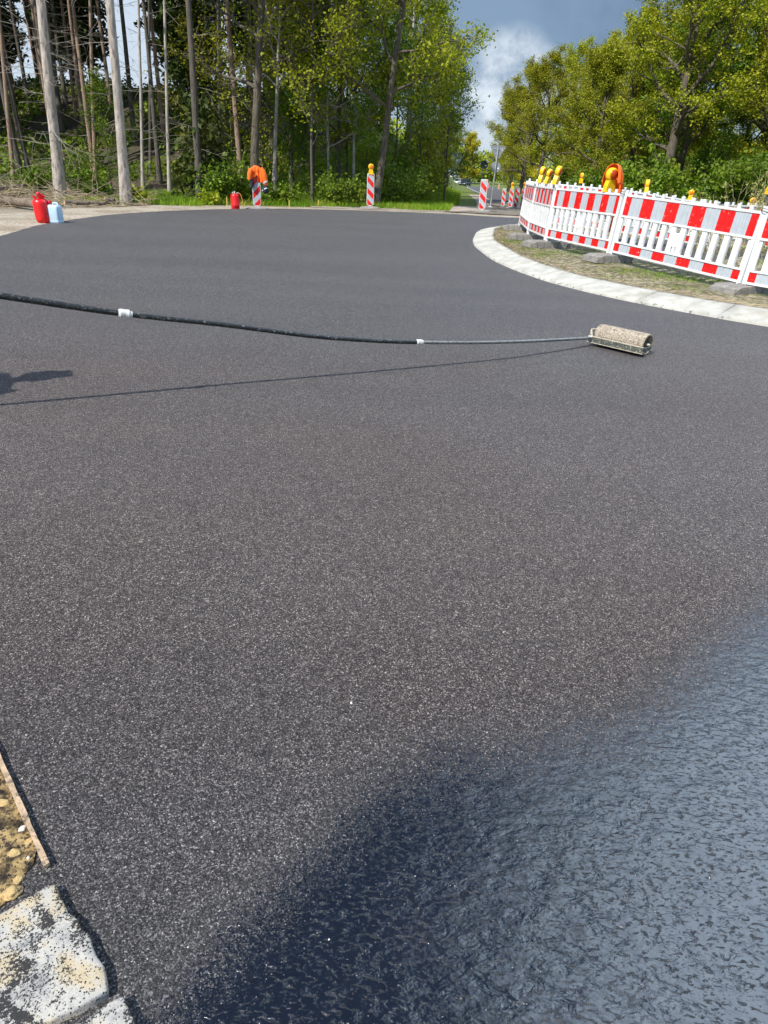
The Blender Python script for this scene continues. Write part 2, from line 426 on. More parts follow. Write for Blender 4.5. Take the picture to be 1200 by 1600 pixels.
def make_leaf(name, a, b, c=None, trans=0.35):
    m, t, out = mat(name)
    g = t.new('ShaderNodeNewGeometry')
    rnd = g.outputs['Random Per Island']
    o = t.new('ShaderNodeTexCoord').outputs['Object']
    oi = t.new('ShaderNodeObjectInfo').outputs['Random']
    n = t.noise(o, 0.55, 3, 0.6)
    v = t.math('ADD', t.math('MULTIPLY', rnd, 0.55), t.math('MULTIPLY', t.maprange(n, 0.3, 0.7), 0.45))
    col = t.mix(v, c4(a), c4(b))
    if c:
        col = t.mix(t.math('MULTIPLY', t.maprange(t.noise(o, 0.9, 2), 0.5, 0.68), 0.6), col, c4(c))
    hs = t.new('ShaderNodeHueSaturation', {'Color': col, 'Hue': t.maprange(oi, 0, 1, 0.488, 0.512, smooth=False), 'Value': t.maprange(oi, 0, 1, 0.85, 1.15, smooth=False)}).outputs[0]
    d = t.new('ShaderNodeBsdfPrincipled', {'Base Color': hs, 'Roughness': 0.55, 'Specular IOR Level': 0.25})
    tr = t.new('ShaderNodeBsdfTranslucent', {'Color': t.mix(0.5, hs, (0.9, 1.0, 0.25, 1), 'MULTIPLY')})
    mx = t.new('ShaderNodeMixShader', {0: trans, 1: d.outputs[0], 2: tr.outputs[0]})
    t.l.new(mx.outputs[0], out.inputs[0])
    return m


M_LEAF_OAK = make_leaf('young_oak_leaves', (0.19, 0.215, 0.010), (0.45, 0.46, 0.022), (0.36, 0.33, 0.016), 0.42)
M_LEAF_GREEN = make_leaf('fresh_green_leaves', (0.065, 0.140, 0.010), (0.19, 0.30, 0.020), (0.25, 0.30, 0.020), 0.42)
M_LEAF_BIRCH = make_leaf('birch_leaves', (0.165, 0.21, 0.010), (0.40, 0.44, 0.024), (0.37, 0.35, 0.018), 0.42)
M_LEAF_YELLOW = make_leaf('yellow_blossom_leaves', (0.34, 0.30, 0.015), (0.60, 0.52, 0.035), None, 0.42)
M_LEAF_BROWN = make_leaf('bronze_bud_leaves', (0.18, 0.20, 0.012), (0.39, 0.385, 0.022), (0.34, 0.32, 0.018), 0.42)
M_NEEDLE = make_leaf('pine_needles', (0.032, 0.055, 0.010), (0.095, 0.125, 0.020), (0.12, 0.13, 0.022), 0.2)
M_SPRUCE = make_leaf('spruce_needles', (0.022, 0.042, 0.009), (0.075, 0.100, 0.017), None, 0.16)
M_GRASSB = make_leaf('grass_blades', (0.10, 0.19, 0.010), (0.27, 0.40, 0.022), (0.36, 0.33, 0.06), 0.4)
M_UNDER = make_leaf('bramble_leaves', (0.08, 0.145, 0.012), (0.26, 0.35, 0.025), (0.23, 0.21, 0.03), 0.4)


# ------------------------------------------------------------------ object helpers
def tag(o, label=None, cat=None, group=None, kind=None):
    if label: o['label'] = label
    if cat: o['category'] = cat
    if group: o['group'] = group
    if kind: o['kind'] = kind
    return o


def empty(name, loc=(0, 0, 0), rz=0.0):
    o = bpy.data.objects.new(name, None)
    COL.objects.link(o)
    o.location = loc
    o.rotation_euler = (0, 0, rz)
    o.empty_display_size = 0.1
    return o


def thing(name, label, cat, loc=(0, 0, 0), rz=0.0, group=None):
    return tag(empty(name, loc, rz), label, cat, group)


def copy_tree(o, parent=None):
    c = o.copy()
    COL.objects.link(c)
    if parent is not None:
        c.parent = parent
    for ch in list(o.children):
        copy_tree(ch, c)
    return c


def mesh_np(name, v, f, mats, smooth=False, mi=None):
    """v (n,3) array, f (m,k) array of one face size"""
    v = np.asarray(v, np.float32); f = np.asarray(f, np.int32)
    me = bpy.data.meshes.new(name)
    k = f.shape[1]
    me.vertices.add(len(v)); me.vertices.foreach_set('co', v.ravel())
    me.loops.add(f.size); me.loops.foreach_set('vertex_index', f.ravel())
    me.polygons.add(len(f))
    me.polygons.foreach_set('loop_start', np.arange(0, f.size, k, dtype=np.int32))
    me.polygons.foreach_set('loop_total', np.full(len(f), k, np.int32))
    if smooth: me.polygons.foreach_set('use_smooth', np.ones(len(f), bool))
    for m in mats: me.materials.append(m)
    if mi is not None: me.polygons.foreach_set('material_index', np.asarray(mi, np.int32))
    me.update(calc_edges=True)
    return me


def link(name, me, parent=None):
    o = bpy.data.objects.new(name, me)
    COL.objects.link(o)
    if parent is not None: o.parent = parent
    return o


class MB:
    """collects shapes into ONE mesh"""
    def __init__(s):
        s.v = []; s.f = []; s.m = []; s.sm = []

    def add(s, vs, fs, mi=0, smooth=False):
        b = len(s.v)
        s.v += [tuple(p) for p in vs]
        for f in fs:
            s.f.append([b + i for i in f]); s.m.append(mi); s.sm.append(smooth)
        return s

    def box(s, c, d, mi=0, rot=None, bevel=0.0):
        hx, hy, hz = d[0] / 2, d[1] / 2, d[2] / 2
        if bevel <= 0:
            vs = [Vector((x * hx, y * hy, z * hz)) for z in (-1, 1) for y in (-1, 1) for x in (-1, 1)]
            fs = [(0, 2, 3, 1), (4, 5, 7, 6), (0, 1, 5, 4), (2, 6, 7, 3), (0, 4, 6, 2), (1, 3, 7, 5)]
        else:
            bm = bmesh.new()
            bmesh.ops.create_cube(bm, size=1.0)
            for v in bm.verts: v.co = Vector((v.co.x * d[0], v.co.y * d[1], v.co.z * d[2]))
            bmesh.ops.bevel(bm, geom=bm.edges[:], offset=bevel, segments=2, affect='EDGES', profile=0.6)
            bm.verts.index_update()
            vs = [v.co.copy() for v in bm.verts]
            fs = [[v.index for v in f.verts] for f in bm.faces]
            bm.free()
        if rot is not None: vs = [rot @ p for p in vs]
        c = Vector(c)
        return s.add([p + c for p in vs], fs, mi)

    def tube(s, pts, rads, n=8, mi=0, cap=True, flat=1.0):
        pts = [Vector(p) for p in pts]
        if not hasattr(rads, '__len__'): rads = [rads] * len(pts)
        up = Vector((0, 0, 1))
        vs = []; prev = None
        for i, p in enumerate(pts):
            d = (pts[min(i + 1, len(pts) - 1)] - pts[max(i - 1, 0)]).normalized()
            if prev is None:
                a = d.cross(up if abs(d.z) < 0.9 else Vector((1, 0, 0))).normalized()
            else:
                a = (prev - d * prev.dot(d)).normalized()
            prev = a
            b = d.cross(a)
            for k in range(n):
                t = 2 * math.pi * k / n
                vs.append(p + (a * math.cos(t) + b * math.sin(t) * flat) * rads[i])
        fs = []
        for i in range(len(pts) - 1):
            for k in range(n):
                k2 = (k + 1) % n
                fs.append((i * n + k, i * n + k2, (i + 1) * n + k2, (i + 1) * n + k))
        s.add(vs, fs, mi, True)
        if cap:
            s.add(vs[:n], [list(range(n))[::-1]], mi)
            s.add(vs[-n:], [list(range(n))], mi)
        return s

    def lathe(s, prof, n=20, mi=0, c=(0, 0, 0), rot=None, cap=True, smooth=True):
        vs = []
        for r, z in prof:
            for k in range(n):
                t = 2 * math.pi * k / n
                vs.append(Vector((r * math.cos(t), r * math.sin(t), z)))
        if rot is not None: vs = [rot @ p for p in vs]
        c = Vector(c); vs = [p + c for p in vs]
        fs = []
        for i in range(len(prof) - 1):
            for k in range(n):
                k2 = (k + 1) % n
                fs.append((i * n + k, i * n + k2, (i + 1) * n + k2, (i + 1) * n + k))
        s.add(vs, fs, mi, smooth)
        if cap:
            s.add(vs[:n], [list(range(n))[::-1]], mi); s.add(vs[-n:], [list(range(n))], mi)
        return s

    def prism(s, poly, y0, y1, mi=0):
        """poly in xz, extruded in y"""
        n = len(poly)
        vs = [Vector((x, y0, z)) for x, z in poly] + [Vector((x, y1, z)) for x, z in poly]
        fs = [list(range(n)), list(range(n, 2 * n))[::-1]] + [(i, i + n, (i + 1) % n + n, (i + 1) % n) for i in range(n)]
        return s.add(vs, fs, mi)

    def build(s, name, mats, parent=None):
        me = bpy.data.meshes.new(name)
        me.from_pydata([tuple(v) for v in s.v], [], s.f)
        for m in (mats if isinstance(mats, (list, tuple)) else [mats]): me.materials.append(m)
        me.polygons.foreach_set('material_index', s.m)
        me.polygons.foreach_set('use_smooth', s.sm)
        me.update()
        return link(name, me, parent)


# pixel of the 1200x1600 photograph -> point on a level at height z (used to survey positions on the ground)
_fw = np.array([0, math.cos(CAM_P), -math.sin(CAM_P)]); _rt = np.array([1.0, 0, 0]); _up = np.cross(_rt, _fw)
_r2 = math.cos(CAM_ROLL) * _rt + math.sin(CAM_ROLL) * _up
_u2 = -math.sin(CAM_ROLL) * _rt + math.cos(CAM_ROLL) * _up


def ray(x, y): return _fw * CAM_F + _r2 * (x - 600) + _u2 * (800 - y)
def gp(x, y, z=0.0):
    d = ray(x, y); t = (z - CAM_H) / d[2]
    return Vector((d[0] * t, d[1] * t, z))
def at(x, y, Y):
    d = ray(x, y) * 1.0
    t = Y / d[1]
    return Vector((d[0] * t, Y, CAM_H + d[2] * t))


# ------------------------------------------------------------------ terrain
def ss(a, b, x):
    t = np.clip((np.asarray(x, float) - a) / (b - a), 0, 1)
    return t * t * (3 - 2 * t)


def _wob(x, y):
    return (np.sin(x * 0.9 + y * 0.37) + np.sin(x * 0.31 - y * 0.83 + 1.3) + np.sin(x * 1.7 + 2.1) * 0.5 + np.sin(y * 1.9 + x * 0.6) * 0.5) / 3


def hill(x, y):
    x = np.asarray(x, float); y = np.asarray(y, float)
    xb = 2.4 + 0.085 * (y - 30)
    return 4.9 * ss(30.5, 46, y + 0.06 * x) * ss(0.0, 7.5, xb - x) * (1 - 0.75 * ss(-26, -60, x))


def terr(x, y):
    x = np.asarray(x, float); y = np.asarray(y, float)
    base = (-0.72 * ss(27, 52, y) - 0.0105 * np.clip(y - 60, 0, 190)) * ss(-9, 3, x) - 0.03
    # behind the hill the land falls back so the sky shows between the trunks
    h = hill(x, y)
    back = -2.0 * ss(52, 80, y) * ss(-2, -14, x)
    amp = 0.10 * ss(0, 4, np.hypot(x - 2.4, y - 15) - 13.5) * (1 - ss(200, 350, np.hypot(x, y)))
    road = ss(0, 3.5, np.abs(x - (8.1 + 0.055 * (y - 30) + 0.00042 * np.clip(y - 60, 0, 300) ** 2)) - 3.0)
    return base + h + back + _wob(x, y) * amp * np.where(y > 26, road, 1)


def T(x, y): return float(terr(x, y))


def axis(lo, hi, dense_lo, dense_hi, step, far):
    a = list(np.arange(dense_lo, dense_hi + 1e-6, step))
    x = dense_hi; s_ = step
    while x < hi:
        s_ = min(far, s_ * 1.25); x += s_; a.append(min(x, hi))
    x = dense_lo; s_ = step; pre = []
    while x > lo:
        s_ = min(far, s_ * 1.25); x -= s_; pre.append(max(x, lo))
    return np.array(pre[::-1] + a)


gx = axis(-900, 900, -40, 45, 0.6, 60); gy = axis(-300, 1600, -6, 80, 0.6, 80)
X, Y = np.meshgrid(gx, gy)
Z = terr(X, Y)
nx, ny = len(gx), len(gy)
idx = np.arange(nx * ny).reshape(ny, nx)
F = np.stack([idx[:-1, :-1], idx[:-1, 1:], idx[1:, 1:], idx[1:, :-1]], -1).reshape(-1, 4)
gme = mesh_np('ground', np.stack([X, Y, Z], -1).reshape(-1, 3), F, [M_GROUND], True)
grassy = (ss(23, 25.5, Y) * (1 - ss(29.5, 33, Y + 0.1 * X)) * ss(-12, -8.5, X) + ss(-5, 0, X) * ss(25, 27, Y) * 0.9).clip(0, 1)
grassy = np.where(Y > 70, 0.7, grassy)
sandy = (1 - ss(10.5, 13.5, np.hypot(X - 2.2, Y - 14.8))) + ss(-7.5, -10, X) * (1 - ss(22, 24.5, Y)) * 0.75
at_ = gme.attributes.new('grassy', 'FLOAT', 'POINT'); at_.data.foreach_set('value', grassy.ravel().astype(np.float32))
at_ = gme.attributes.new('sandy', 'FLOAT', 'POINT'); at_.data.foreach_set('value', sandy.clip(0, 1).ravel().astype(np.float32))
tag(link('ground', gme), kind='structure')


def catmull(P, per=8, closed=False):
    P = [np.array(p, float) for p in P]; n = len(P); out = []
    rngi = range(n) if closed else range(n - 1)
    for i in rngi:
        if closed: p0, p1, p2, p3 = P[i - 1], P[i], P[(i + 1) % n], P[(i + 2) % n]
        else: p0, p1, p2, p3 = P[max(i - 1, 0)], P[i], P[i + 1], P[min(i + 2, n - 1)]
        for k in range(per):
            t = k / per
            out.append(0.5 * (2 * p1 + (p2 - p0) * t + (2 * p0 - 5 * p1 + 4 * p2 - p3) * t * t + (3 * p1 - 3 * p2 + p3 - p0) * t ** 3))
    if not closed: out.append(P[-1])
    return np.array(out)


def sheet(name, pts, z, m, drop=0.03, zf=None):
    """flat sheet with a skirt from a closed outline"""
    bm = bmesh.new()
    zz_ = [z if zf is None else zf(p[0], p[1]) for p in pts]
    top = [bm.verts.new((p[0], p[1], q)) for p, q in zip(pts, zz_)]
    bot = [bm.verts.new((p[0], p[1], q - drop)) for p, q in zip(pts, zz_)]
    f = bm.faces.new(top)
    n = len(top)
    for i in range(n): bm.faces.new((top[i], bot[i], bot[(i + 1) % n], top[(i + 1) % n]))
    bmesh.ops.triangulate(bm, faces=[f])
    bmesh.ops.recalc_face_normals(bm, faces=bm.faces[:])
    me = bpy.data.meshes.new(name); bm.to_mesh(me); bm.free()
    me.materials.append(m)
    return link(name, me)


def strip(name, L, Rr, m, lift):
    """strip following the terrain between two edges"""
    L = np.array(L); Rr = np.array(Rr); n = len(L); k = 5
    v = []
    for i in range(n):
        for j in range(k + 1):
            p = L[i] * (1 - j / k) + Rr[i] * j / k
            v.append((p[0], p[1], T(*p) + lift))
    f = [(i * (k + 1) + j, i * (k + 1) + j + 1, (i + 1) * (k + 1) + j + 1, (i + 1) * (k + 1) + j) for i in range(n - 1) for j in range(k)]
    return tag(link(name, mesh_np(name, v, f, [m], True)), kind='structure')


# asphalt outline (surveyed from the photograph, closed outside the view)
edge_far = [(-1.62, 2.02), (-3.9, 4.6), (-5.6, 7.2), (-6.55, 10.0), (-6.87, 12.42), (-7.22, 14.55), (-7.26, 16.44), (-6.96, 18.85), (-5.95, 21.17), (-4.46, 23.11), (-2.57, 24.31),
            (-0.46, 24.88), (1.72, 25.08), (3.77, 24.6), (8, 25.2), (13, 25), (18, 22), (22, 16), (22, 8), (18, 1), (10, -4), (3, -4), (0.6, -1.2), (-0.05, 0.1), (-0.45, 0.45), (-0.75, 0.70), (-1.0, 0.90), (-1.2, 1.15)]
outline = catmull(edge_far, 7, True)
jr = random.Random(3)
outline = np.array([p + np.array([jr.uniform(-1, 1), jr.uniform(-1, 1)]) * (0.03 if p[1] > 8 else 0.004) for p in outline])
tag(sheet('road', outline, 0.0, M_ASPH, 0.03), kind='structure')
# sandy shoulder ring beyond the far edge
arc = catmull(edge_far[:16], 8)
cen = np.array([2.2, 14.8])
dirs = arc - cen; dirs /= np.linalg.norm(dirs, axis=1)[:, None]
w_out = np.array([2.6 if p[1] < 14 else (2.2 if p[0] < -4 else 1.5) for p in arc]) + np.array([math.sin(i * 0.7) * 0.15 for i in range(len(arc))])
shl = []
for i in range(len(arc)):
    for j, q in enumerate(np.linspace(-0.25, 1, 6)):
        p = arc[i] + dirs[i] * w_out[i] * q
        z = max(T(*p) + 0.006, -0.016 - 0.004 * j + 0.02 * math.sin(i * 1.3 + j)*(j > 1)) if j else -0.014
        shl.append((p[0], p[1], min(z, -0.006) if j < 2 else z))
sf = [(i * 6 + j, i * 6 + j + 1, (i + 1) * 6 + j + 1, (i + 1) * 6 + j) for i in range(len(arc) - 1) for j in range(5)]
tag(link('shoulder', mesh_np('shoulder', shl, sf, [M_SHOULDER], True)), kind='structure')
# old road leaving to the back
Ls = catmull([(3.7, 27.0), (5.3, 36), (6.7, 46), (7.39, 56), (8.1, 65), (9.26, 83), (11.7, 122), (15.5, 174), (21.5, 240), (27, 300)], 8)
Rs = catmull([(8.6, 27.0), (8.6, 36), (8.9, 46), (9.5, 56), (10.5, 65), (12.8, 84), (16.9, 122), (23.0, 174), (30, 240), (36, 300)], 8)
strip('old_road', Ls, Rs, M_OLDROAD, 0.012)
strip('path', catmull([(-3.2, 26.6), (-0.5, 27.6), (1.5, 29.8), (2.9, 34), (4.1, 40), (5.9, 56), (7.7, 82)], 6),
      catmull([(-3.0, 25.6), (0.6, 26.1), (3.4, 27.6), (5.0, 33), (5.9, 40), (7.34, 56), (9.2, 82)], 6), M_PATH, 0.022)
strip('gravel', catmull([(1.6, 26.4), (2.9, 28.2), (4.2, 32), (5.3, 38), (6.0, 46), (6.9, 58)], 6), catmull([(4.6, 25.9), (5.4, 27.6), (6.4, 32), (7.2, 38), (7.6, 47), (8.2, 58)], 6), M_GRAVEL, 0.034)
# white lane line on the old road
strip('road_marking', Ls[40:62] + np.array([0.35, 0]), Ls[40:62] + np.array([0.47, 0]), M_PLAINW, 0.020)

# ------------------------------------------------------------------ island: kerb + earth
kout = [(1.72, 16.13), (1.57, 14.6), (1.57, 13.6), (1.68, 11.71), (2.09, 9.89), (2.65, 8.71), (3.19, 7.98), (3.91, 7.22), (5.6, 5.9), (8.5, 4.9), (12, 5.6), (15, 9), (16, 14), (14, 18.5), (10, 20.6), (6.5, 21.3), (3.6, 20.6), (2.2, 18.5)]
KO = catmull(kout, 10, True)


def inset(P, d):
    n = len(P); o = []
    for i in range(n):
        t = P[(i + 1) % n] - P[i - 1]; t /= np.linalg.norm(t)
        o.append(P[i] + np.array([-t[1], t[0]]) * d)
    return np.array(o)


n_ = len(KO)
prof = [(0.0, -0.03), (0.0, 0.022), (0.03, 0.038), (0.37, 0.105), (0.43, 0.112), (0.43, 0.0)]
sgn = 1.0
if np.linalg.norm(inset(KO, 0.5).mean(0) - KO.mean(0)) > 5 or np.abs(inset(KO, 0.5) - KO.mean(0)).sum() > np.abs(KO - KO.mean(0)).sum(): sgn = -1.0
rings = [inset(KO, sgn * d) for d, _ in prof]
# cut into kerb stones with open joints by arc length
kv, kf = [], []
seg = np.linalg.norm(np.roll(KO, -1, 0) - KO, axis=1); cum = np.concatenate([[0], np.cumsum(seg)])
total = cum[-1]; stone_l = 1.0; nst = int(total / stone_l)


def ring_at(rg, s):
    s = s % total; i = np.searchsorted(cum, s, 'right') - 1; i = min(i, n_ - 1)
    t = (s - cum[i]) / max(seg[i], 1e-6)
    return rg[i] * (1 - t) + rg[(i + 1) % n_] * t


for k in range(nst):
    s0 = k * total / nst + 0.012; s1 = (k + 1) * total / nst - 0.012
    dz = jr.uniform(-0.006, 0.006); b = len(kv); m_ = 4
    for q in range(m_ + 1):
        s = s0 + (s1 - s0) * q / m_
        for (d, z), rg in zip(prof, rings):
            p = ring_at(rg, s); kv.append((p[0], p[1], z + (dz if z > 0 else 0)))
    L_ = len(prof)
    for q in range(m_):
        for j in range(L_ - 1):
            kf.append((b + q * L_ + j, b + q * L_ + j + 1, b + (q + 1) * L_ + j + 1, b + (q + 1) * L_ + j))
    for q in (0, m_):
        kf.append((b + q * L_, b + q * L_ + 1, b + q * L_ + 2, b + q * L_ + 5)); kf.append((b + q * L_ + 2, b + q * L_ + 3, b + q * L_ + 4, b + q * L_ + 5))
ko = link('kerb', mesh_np('kerb', kv, kf, [M_CONC]))
tag(ko, kind='structure')


def island_z(x, y):
    d = np.hypot(KO[:, 0] - x, KO[:, 1] - y).min()
    return 0.095 + 0.035 * float(ss(0.4, 1.5, d)) * (1 - 0.8 * float(ss(12, 8.5, y))) - 0.28 * float(ss(2.2, 4.5, d)) + 0.022 * float(_wob(x * 3, y * 3))


# island earth: rings shrinking to the centre
ic = KO.mean(0); IR = inset(KO, sgn * 0.41); iv, ifc = [], []
lv = [0, 0.04, 0.08, 0.12, 0.17, 0.23, 0.3, 0.4, 0.52, 0.66, 0.82]
for t in lv:
    for p in IR:
        q = p * (1 - t) + ic * t; iv.append((q[0], q[1], 0.085 if t == 0 else island_z(*q)))
iv.append((ic[0], ic[1], 0.2))
for a in range(len(lv) - 1):
    for i in range(n_): ifc.append((a * n_ + i, a * n_ + (i + 1) % n_, (a + 1) * n_ + (i + 1) % n_, (a + 1) * n_ + i))
for i in range(0, n_): ifc.append(((len(lv) - 1) * n_ + i, (len(lv) - 1) * n_ + (i + 1) % n_, len(iv) - 1, len(iv) - 1))
me = bpy.data.meshes.new('island_earth')
me.from_pydata(iv, [], [f if f[2] != f[3] else f[:3] for f in ifc]); me.materials.append(M_ISLAND)
me.polygons.foreach_set('use_smooth', [True] * len(me.polygons)); me.update()
tag(link('island_earth', me), kind='structure')


# ------------------------------------------------------------------ grass and litter (uncountable)
def blades(name, pts, h, w, m, lean=0.5, seed=1, parent=None):
    r = np.random.default_rng(seed); n = len(pts)
    a = r.uniform(0, 2 * np.pi, n); hh = h * r.uniform(0.45, 1.25, n); ww = w * r.uniform(0.6, 1.3, n)
    d = np.stack([np.cos(a), np.sin(a)], 1); ln = r.normal(0, lean, (n, 2)) * hh[:, None]
    v = np.zeros((n, 5, 3)); v[:, :, :2] = pts[:, None, :2]; v[:, :, 2] = pts[:, 2][:, None]
    v[:, 0, :2] -= d * ww[:, None] / 2; v[:, 1, :2] += d * ww[:, None] / 2
    v[:, 2, :2] += d * ww[:, None] * 0.35 + ln * 0.4; v[:, 3, :2] += -d * ww[:, None] * 0.35 + ln * 0.4
    v[:, 2, 2] += hh * 0.6; v[:, 3, 2] += hh * 0.6
    v[:, 4, :2] += ln; v[:, 4, 2] += hh
    b = np.arange(n)[:, None] * 5
    f = np.concatenate([b + [0, 1, 2], b + [0, 2, 3], b + [3, 2, 4]], 0)
    return link(name, mesh_np(name, v.reshape(-1, 3), f, [m]), parent)


nr = np.random.default_rng(11)


def scatter(n, x0, x1, y0, y1, keep):
    x = nr.uniform(x0, x1, n); y = nr.uniform(y0, y1, n); k = keep(x, y)
    x, y = x[k], y[k]
    return np.stack([x, y, terr(x, y)], 1)


def ring_dist(x, y):
    d = np.full(len(x), 1e9)
    for p in arc: d = np.minimum(d, np.hypot(x - p[0], y - p[1]))
    ins = np.hypot(x - cen[0], y - cen[1]) < 9.9
    return np.where(ins, 0, d)


verge = scatter(85000, -10.5, 7, 22.5, 40, lambda x, y: (ring_dist(x, y) > 1.75 + 0.5 * _wob(x * 2, y)) & (x < 2.0 + 0.10 * (y - 28)) & (hill(x, y) < 2.0 + 0.8 * (x > -3)) & (x > -9.8 + _wob(x, y)) & (_wob(x * 1.3, y * 1.7) > -0.55))
tag(blades('verge_grass', verge, 0.20, 0.022, M_GRASSB, 0.5, 2), kind='stuff')
verge2 = scatter(30000, 0, 7, 40, 85, lambda x, y: (x < 3.2 + 0.085 * (y - 40)))
tag(blades('roadside_grass', verge2, 0.32, 0.05, M_GRASSB, 0.5, 3), kind='stuff')
isl = []
for i in range(16000):
    p = KO[nr.integers(n_)] ; t = nr.uniform(0.03, 0.6) ** 1.2
    q = p * (1 - t) + ic * t + nr.normal(0, 0.12, 2)
    if np.hypot(KO[:, 0] - q[0], KO[:, 1] - q[1]).min() < 0.5: continue
    if _wob(q[0] * 3.1, q[1] * 2.7) < 0.30 and nr.random() < 0.93: continue
    isl.append((q[0], q[1], island_z(*q)))
tag(blades('island_weeds', np.array(isl), 0.04, 0.008, M_GRASSB, 0.9, 4), kind='stuff')
# dry straw edge between kerb and barriers
stw = []
for i in range(9000):
    k = nr.uniform(0, total); p = ring_at(inset(KO, sgn * (0.42 + abs(nr.normal(0.05, 0.14)))), k) if i < 0 else None
    j = nr.integers(n_); d = 0.42 + abs(nr.normal(0.04, 0.16))
    t = KO[(j + 1) % n_] - KO[j - 1]; t /= np.linalg.norm(t)
    q = KO[j] + np.array([-t[1], t[0]]) * sgn * d + t * nr.uniform(-0.5, 0.5)
    a = math.atan2(t[1], t[0]) + nr.normal(0, 0.5); L_ = nr.uniform(0.05, 0.24)
    stw.append((q[0], q[1], a, L_))
mbv, mbf = [], []
for (x, y, a, L_) in stw:
    z = max(0.10, island_z(x, y)) + nr.uniform(0.0, 0.02); dx, dy = math.cos(a) * L_ / 2, math.sin(a) * L_ / 2; w = 0.004
    b = len(mbv)
    mbv += [(x - dx - dy * w / L_ * 2, y - dy + dx * w / L_ * 2, z), (x - dx + dy * w / L_ * 2, y - dy - dx * w / L_ * 2, z), (x + dx, y + dy, z + nr.uniform(-0.01, 0.03))]
    mbf.append((b, b + 1, b + 2))
tag(link('dry_straw', mesh_np('dry_straw', mbv, mbf, [M_STRAW])), kind='stuff')


def quads(c, size, r, flat=0.0, aspect=1.5, up=None):
    """leaf quads (diamonds) at centres c"""
    n = len(c)
    nrm = r.normal(size=(n, 3)); nrm[:, 2] = np.abs(nrm[:, 2]) + flat; nrm /= np.linalg.norm(nrm, axis=1)[:, None]
    a = np.cross(nrm, r.normal(size=(n, 3))); a /= np.linalg.norm(a, axis=1)[:, None] + 1e-9
    b = np.cross(nrm, a)
    s = (size * r.uniform(0.6, 1.35, n))[:, None]
    v = np.stack([c - a * s * aspect / 2, c + b * s / 2, c + a * s * aspect / 2, c - b * s / 2], 1)
    f = np.arange(n * 4).reshape(n, 4)
    return v.reshape(-1, 3), f


# bramble and moss cover on the wooded bank
bk = scatter(70000, -34, 6, 27, 50, lambda x, y: (hill(x, y) > 0.25) & (_wob(x * 1.9, y * 1.1) + _wob(x * 0.7, y * 2.3) > -0.2))
hgt = np.abs(nr.normal(0, 0.22, len(bk))) * (0.6 + 0.9 * ss(-0.3, 0.6, _wob(bk[:, 0] * 1.9, bk[:, 1] * 1.1)))
bk[:, 2] += hgt
v, f = quads(bk, 0.13, nr, 0.3)
tag(link('bank_undergrowth', mesh_np('bank_undergrowth', v, f, [M_UNDER])), kind='stuff')
# far wood closing the view beyond the modelled trees, one mass
def far_wood(name, pts, h, m, n, size, seed):
    r = np.random.default_rng(seed); P = catmull(pts, 12); i = r.integers(len(P), size=n)
    z = r.random(n) ** 0.75 * h * (0.72 + 0.28 * np.sin(i * 0.9) * np.cos(i * 0.37))
    c = np.stack([P[i, 0] + r.normal(0, 3.2, n), P[i, 1] + r.normal(0, 3.2, n), z - 2.2], 1)
    v, f = quads(c, size, r, 0.2)
    return tag(link(name, mesh_np(name, v, f, [m])), kind='stuff')


far_wood('far_woodland', [(58, 225), (60, 175), (72, 140), (82, 105), (92, 70), (96, 35)], 15, M_LEAF_GREEN, 26000, 0.75, 5)
far_wood('far_pinewood', [(-4, 150), (0, 195), (16, 262), (40, 292), (66, 265)], 13, M_LEAF_BIRCH, 12000, 0.8, 6)


# ------------------------------------------------------------------ trees
def tube_np(pts, rads, n):
    pts = np.asarray(pts, float); m = len(pts)
    d = np.gradient(pts, axis=0); d /= np.linalg.norm(d, axis=1)[:, None] + 1e-9
    ref = np.array([0, 0, 1.0]) if abs(d[0, 2]) < 0.9 else np.array([1.0, 0, 0])
    a = np.cross(d, ref); a /= np.linalg.norm(a, axis=1)[:, None] + 1e-9
    b = np.cross(d, a)
    t = np.arange(n) * 2 * np.pi / n
    v = pts[:, None] + (a[:, None] * np.cos(t)[None, :, None] + b[:, None] * np.sin(t)[None, :, None]) * np.asarray(rads)[:, None, None]
    i = np.arange(m - 1)[:, None] * n; k = np.arange(n)[None]; k2 = (k + 1) % n
    f = np.stack([i + k, i + k2, i + n + k2, i + n + k], -1).reshape(-1, 4)
    return v.reshape(-1, 3), f


class Wood:
    def __init__(s): s.v = []; s.f = []; s.c = 0
    def tube(s, pts, rads, n):
        v, f = tube_np(pts, rads, n); s.v.append(v); s.f.append(f + s.c); s.c += len(v)
    def mesh(s, name, m): return mesh_np(name, np.concatenate(s.v), np.concatenate(s.f), [m], True)


def unit(v): return v / (np.linalg.norm(v) + 1e-9)


def path(r, p, d, L, steps, wig, trop):
    pts = [p]
    for i in range(steps):
        d = unit(d + r.normal(0, wig, 3) + np.array([0, 0, trop])); p = p + d * L / steps; pts.append(p)
    return np.array(pts)


def side_dir(r, d, ang):
    o = unit(np.cross(d, r.normal(size=3))); return unit(d * math.cos(ang) + o * math.sin(ang))


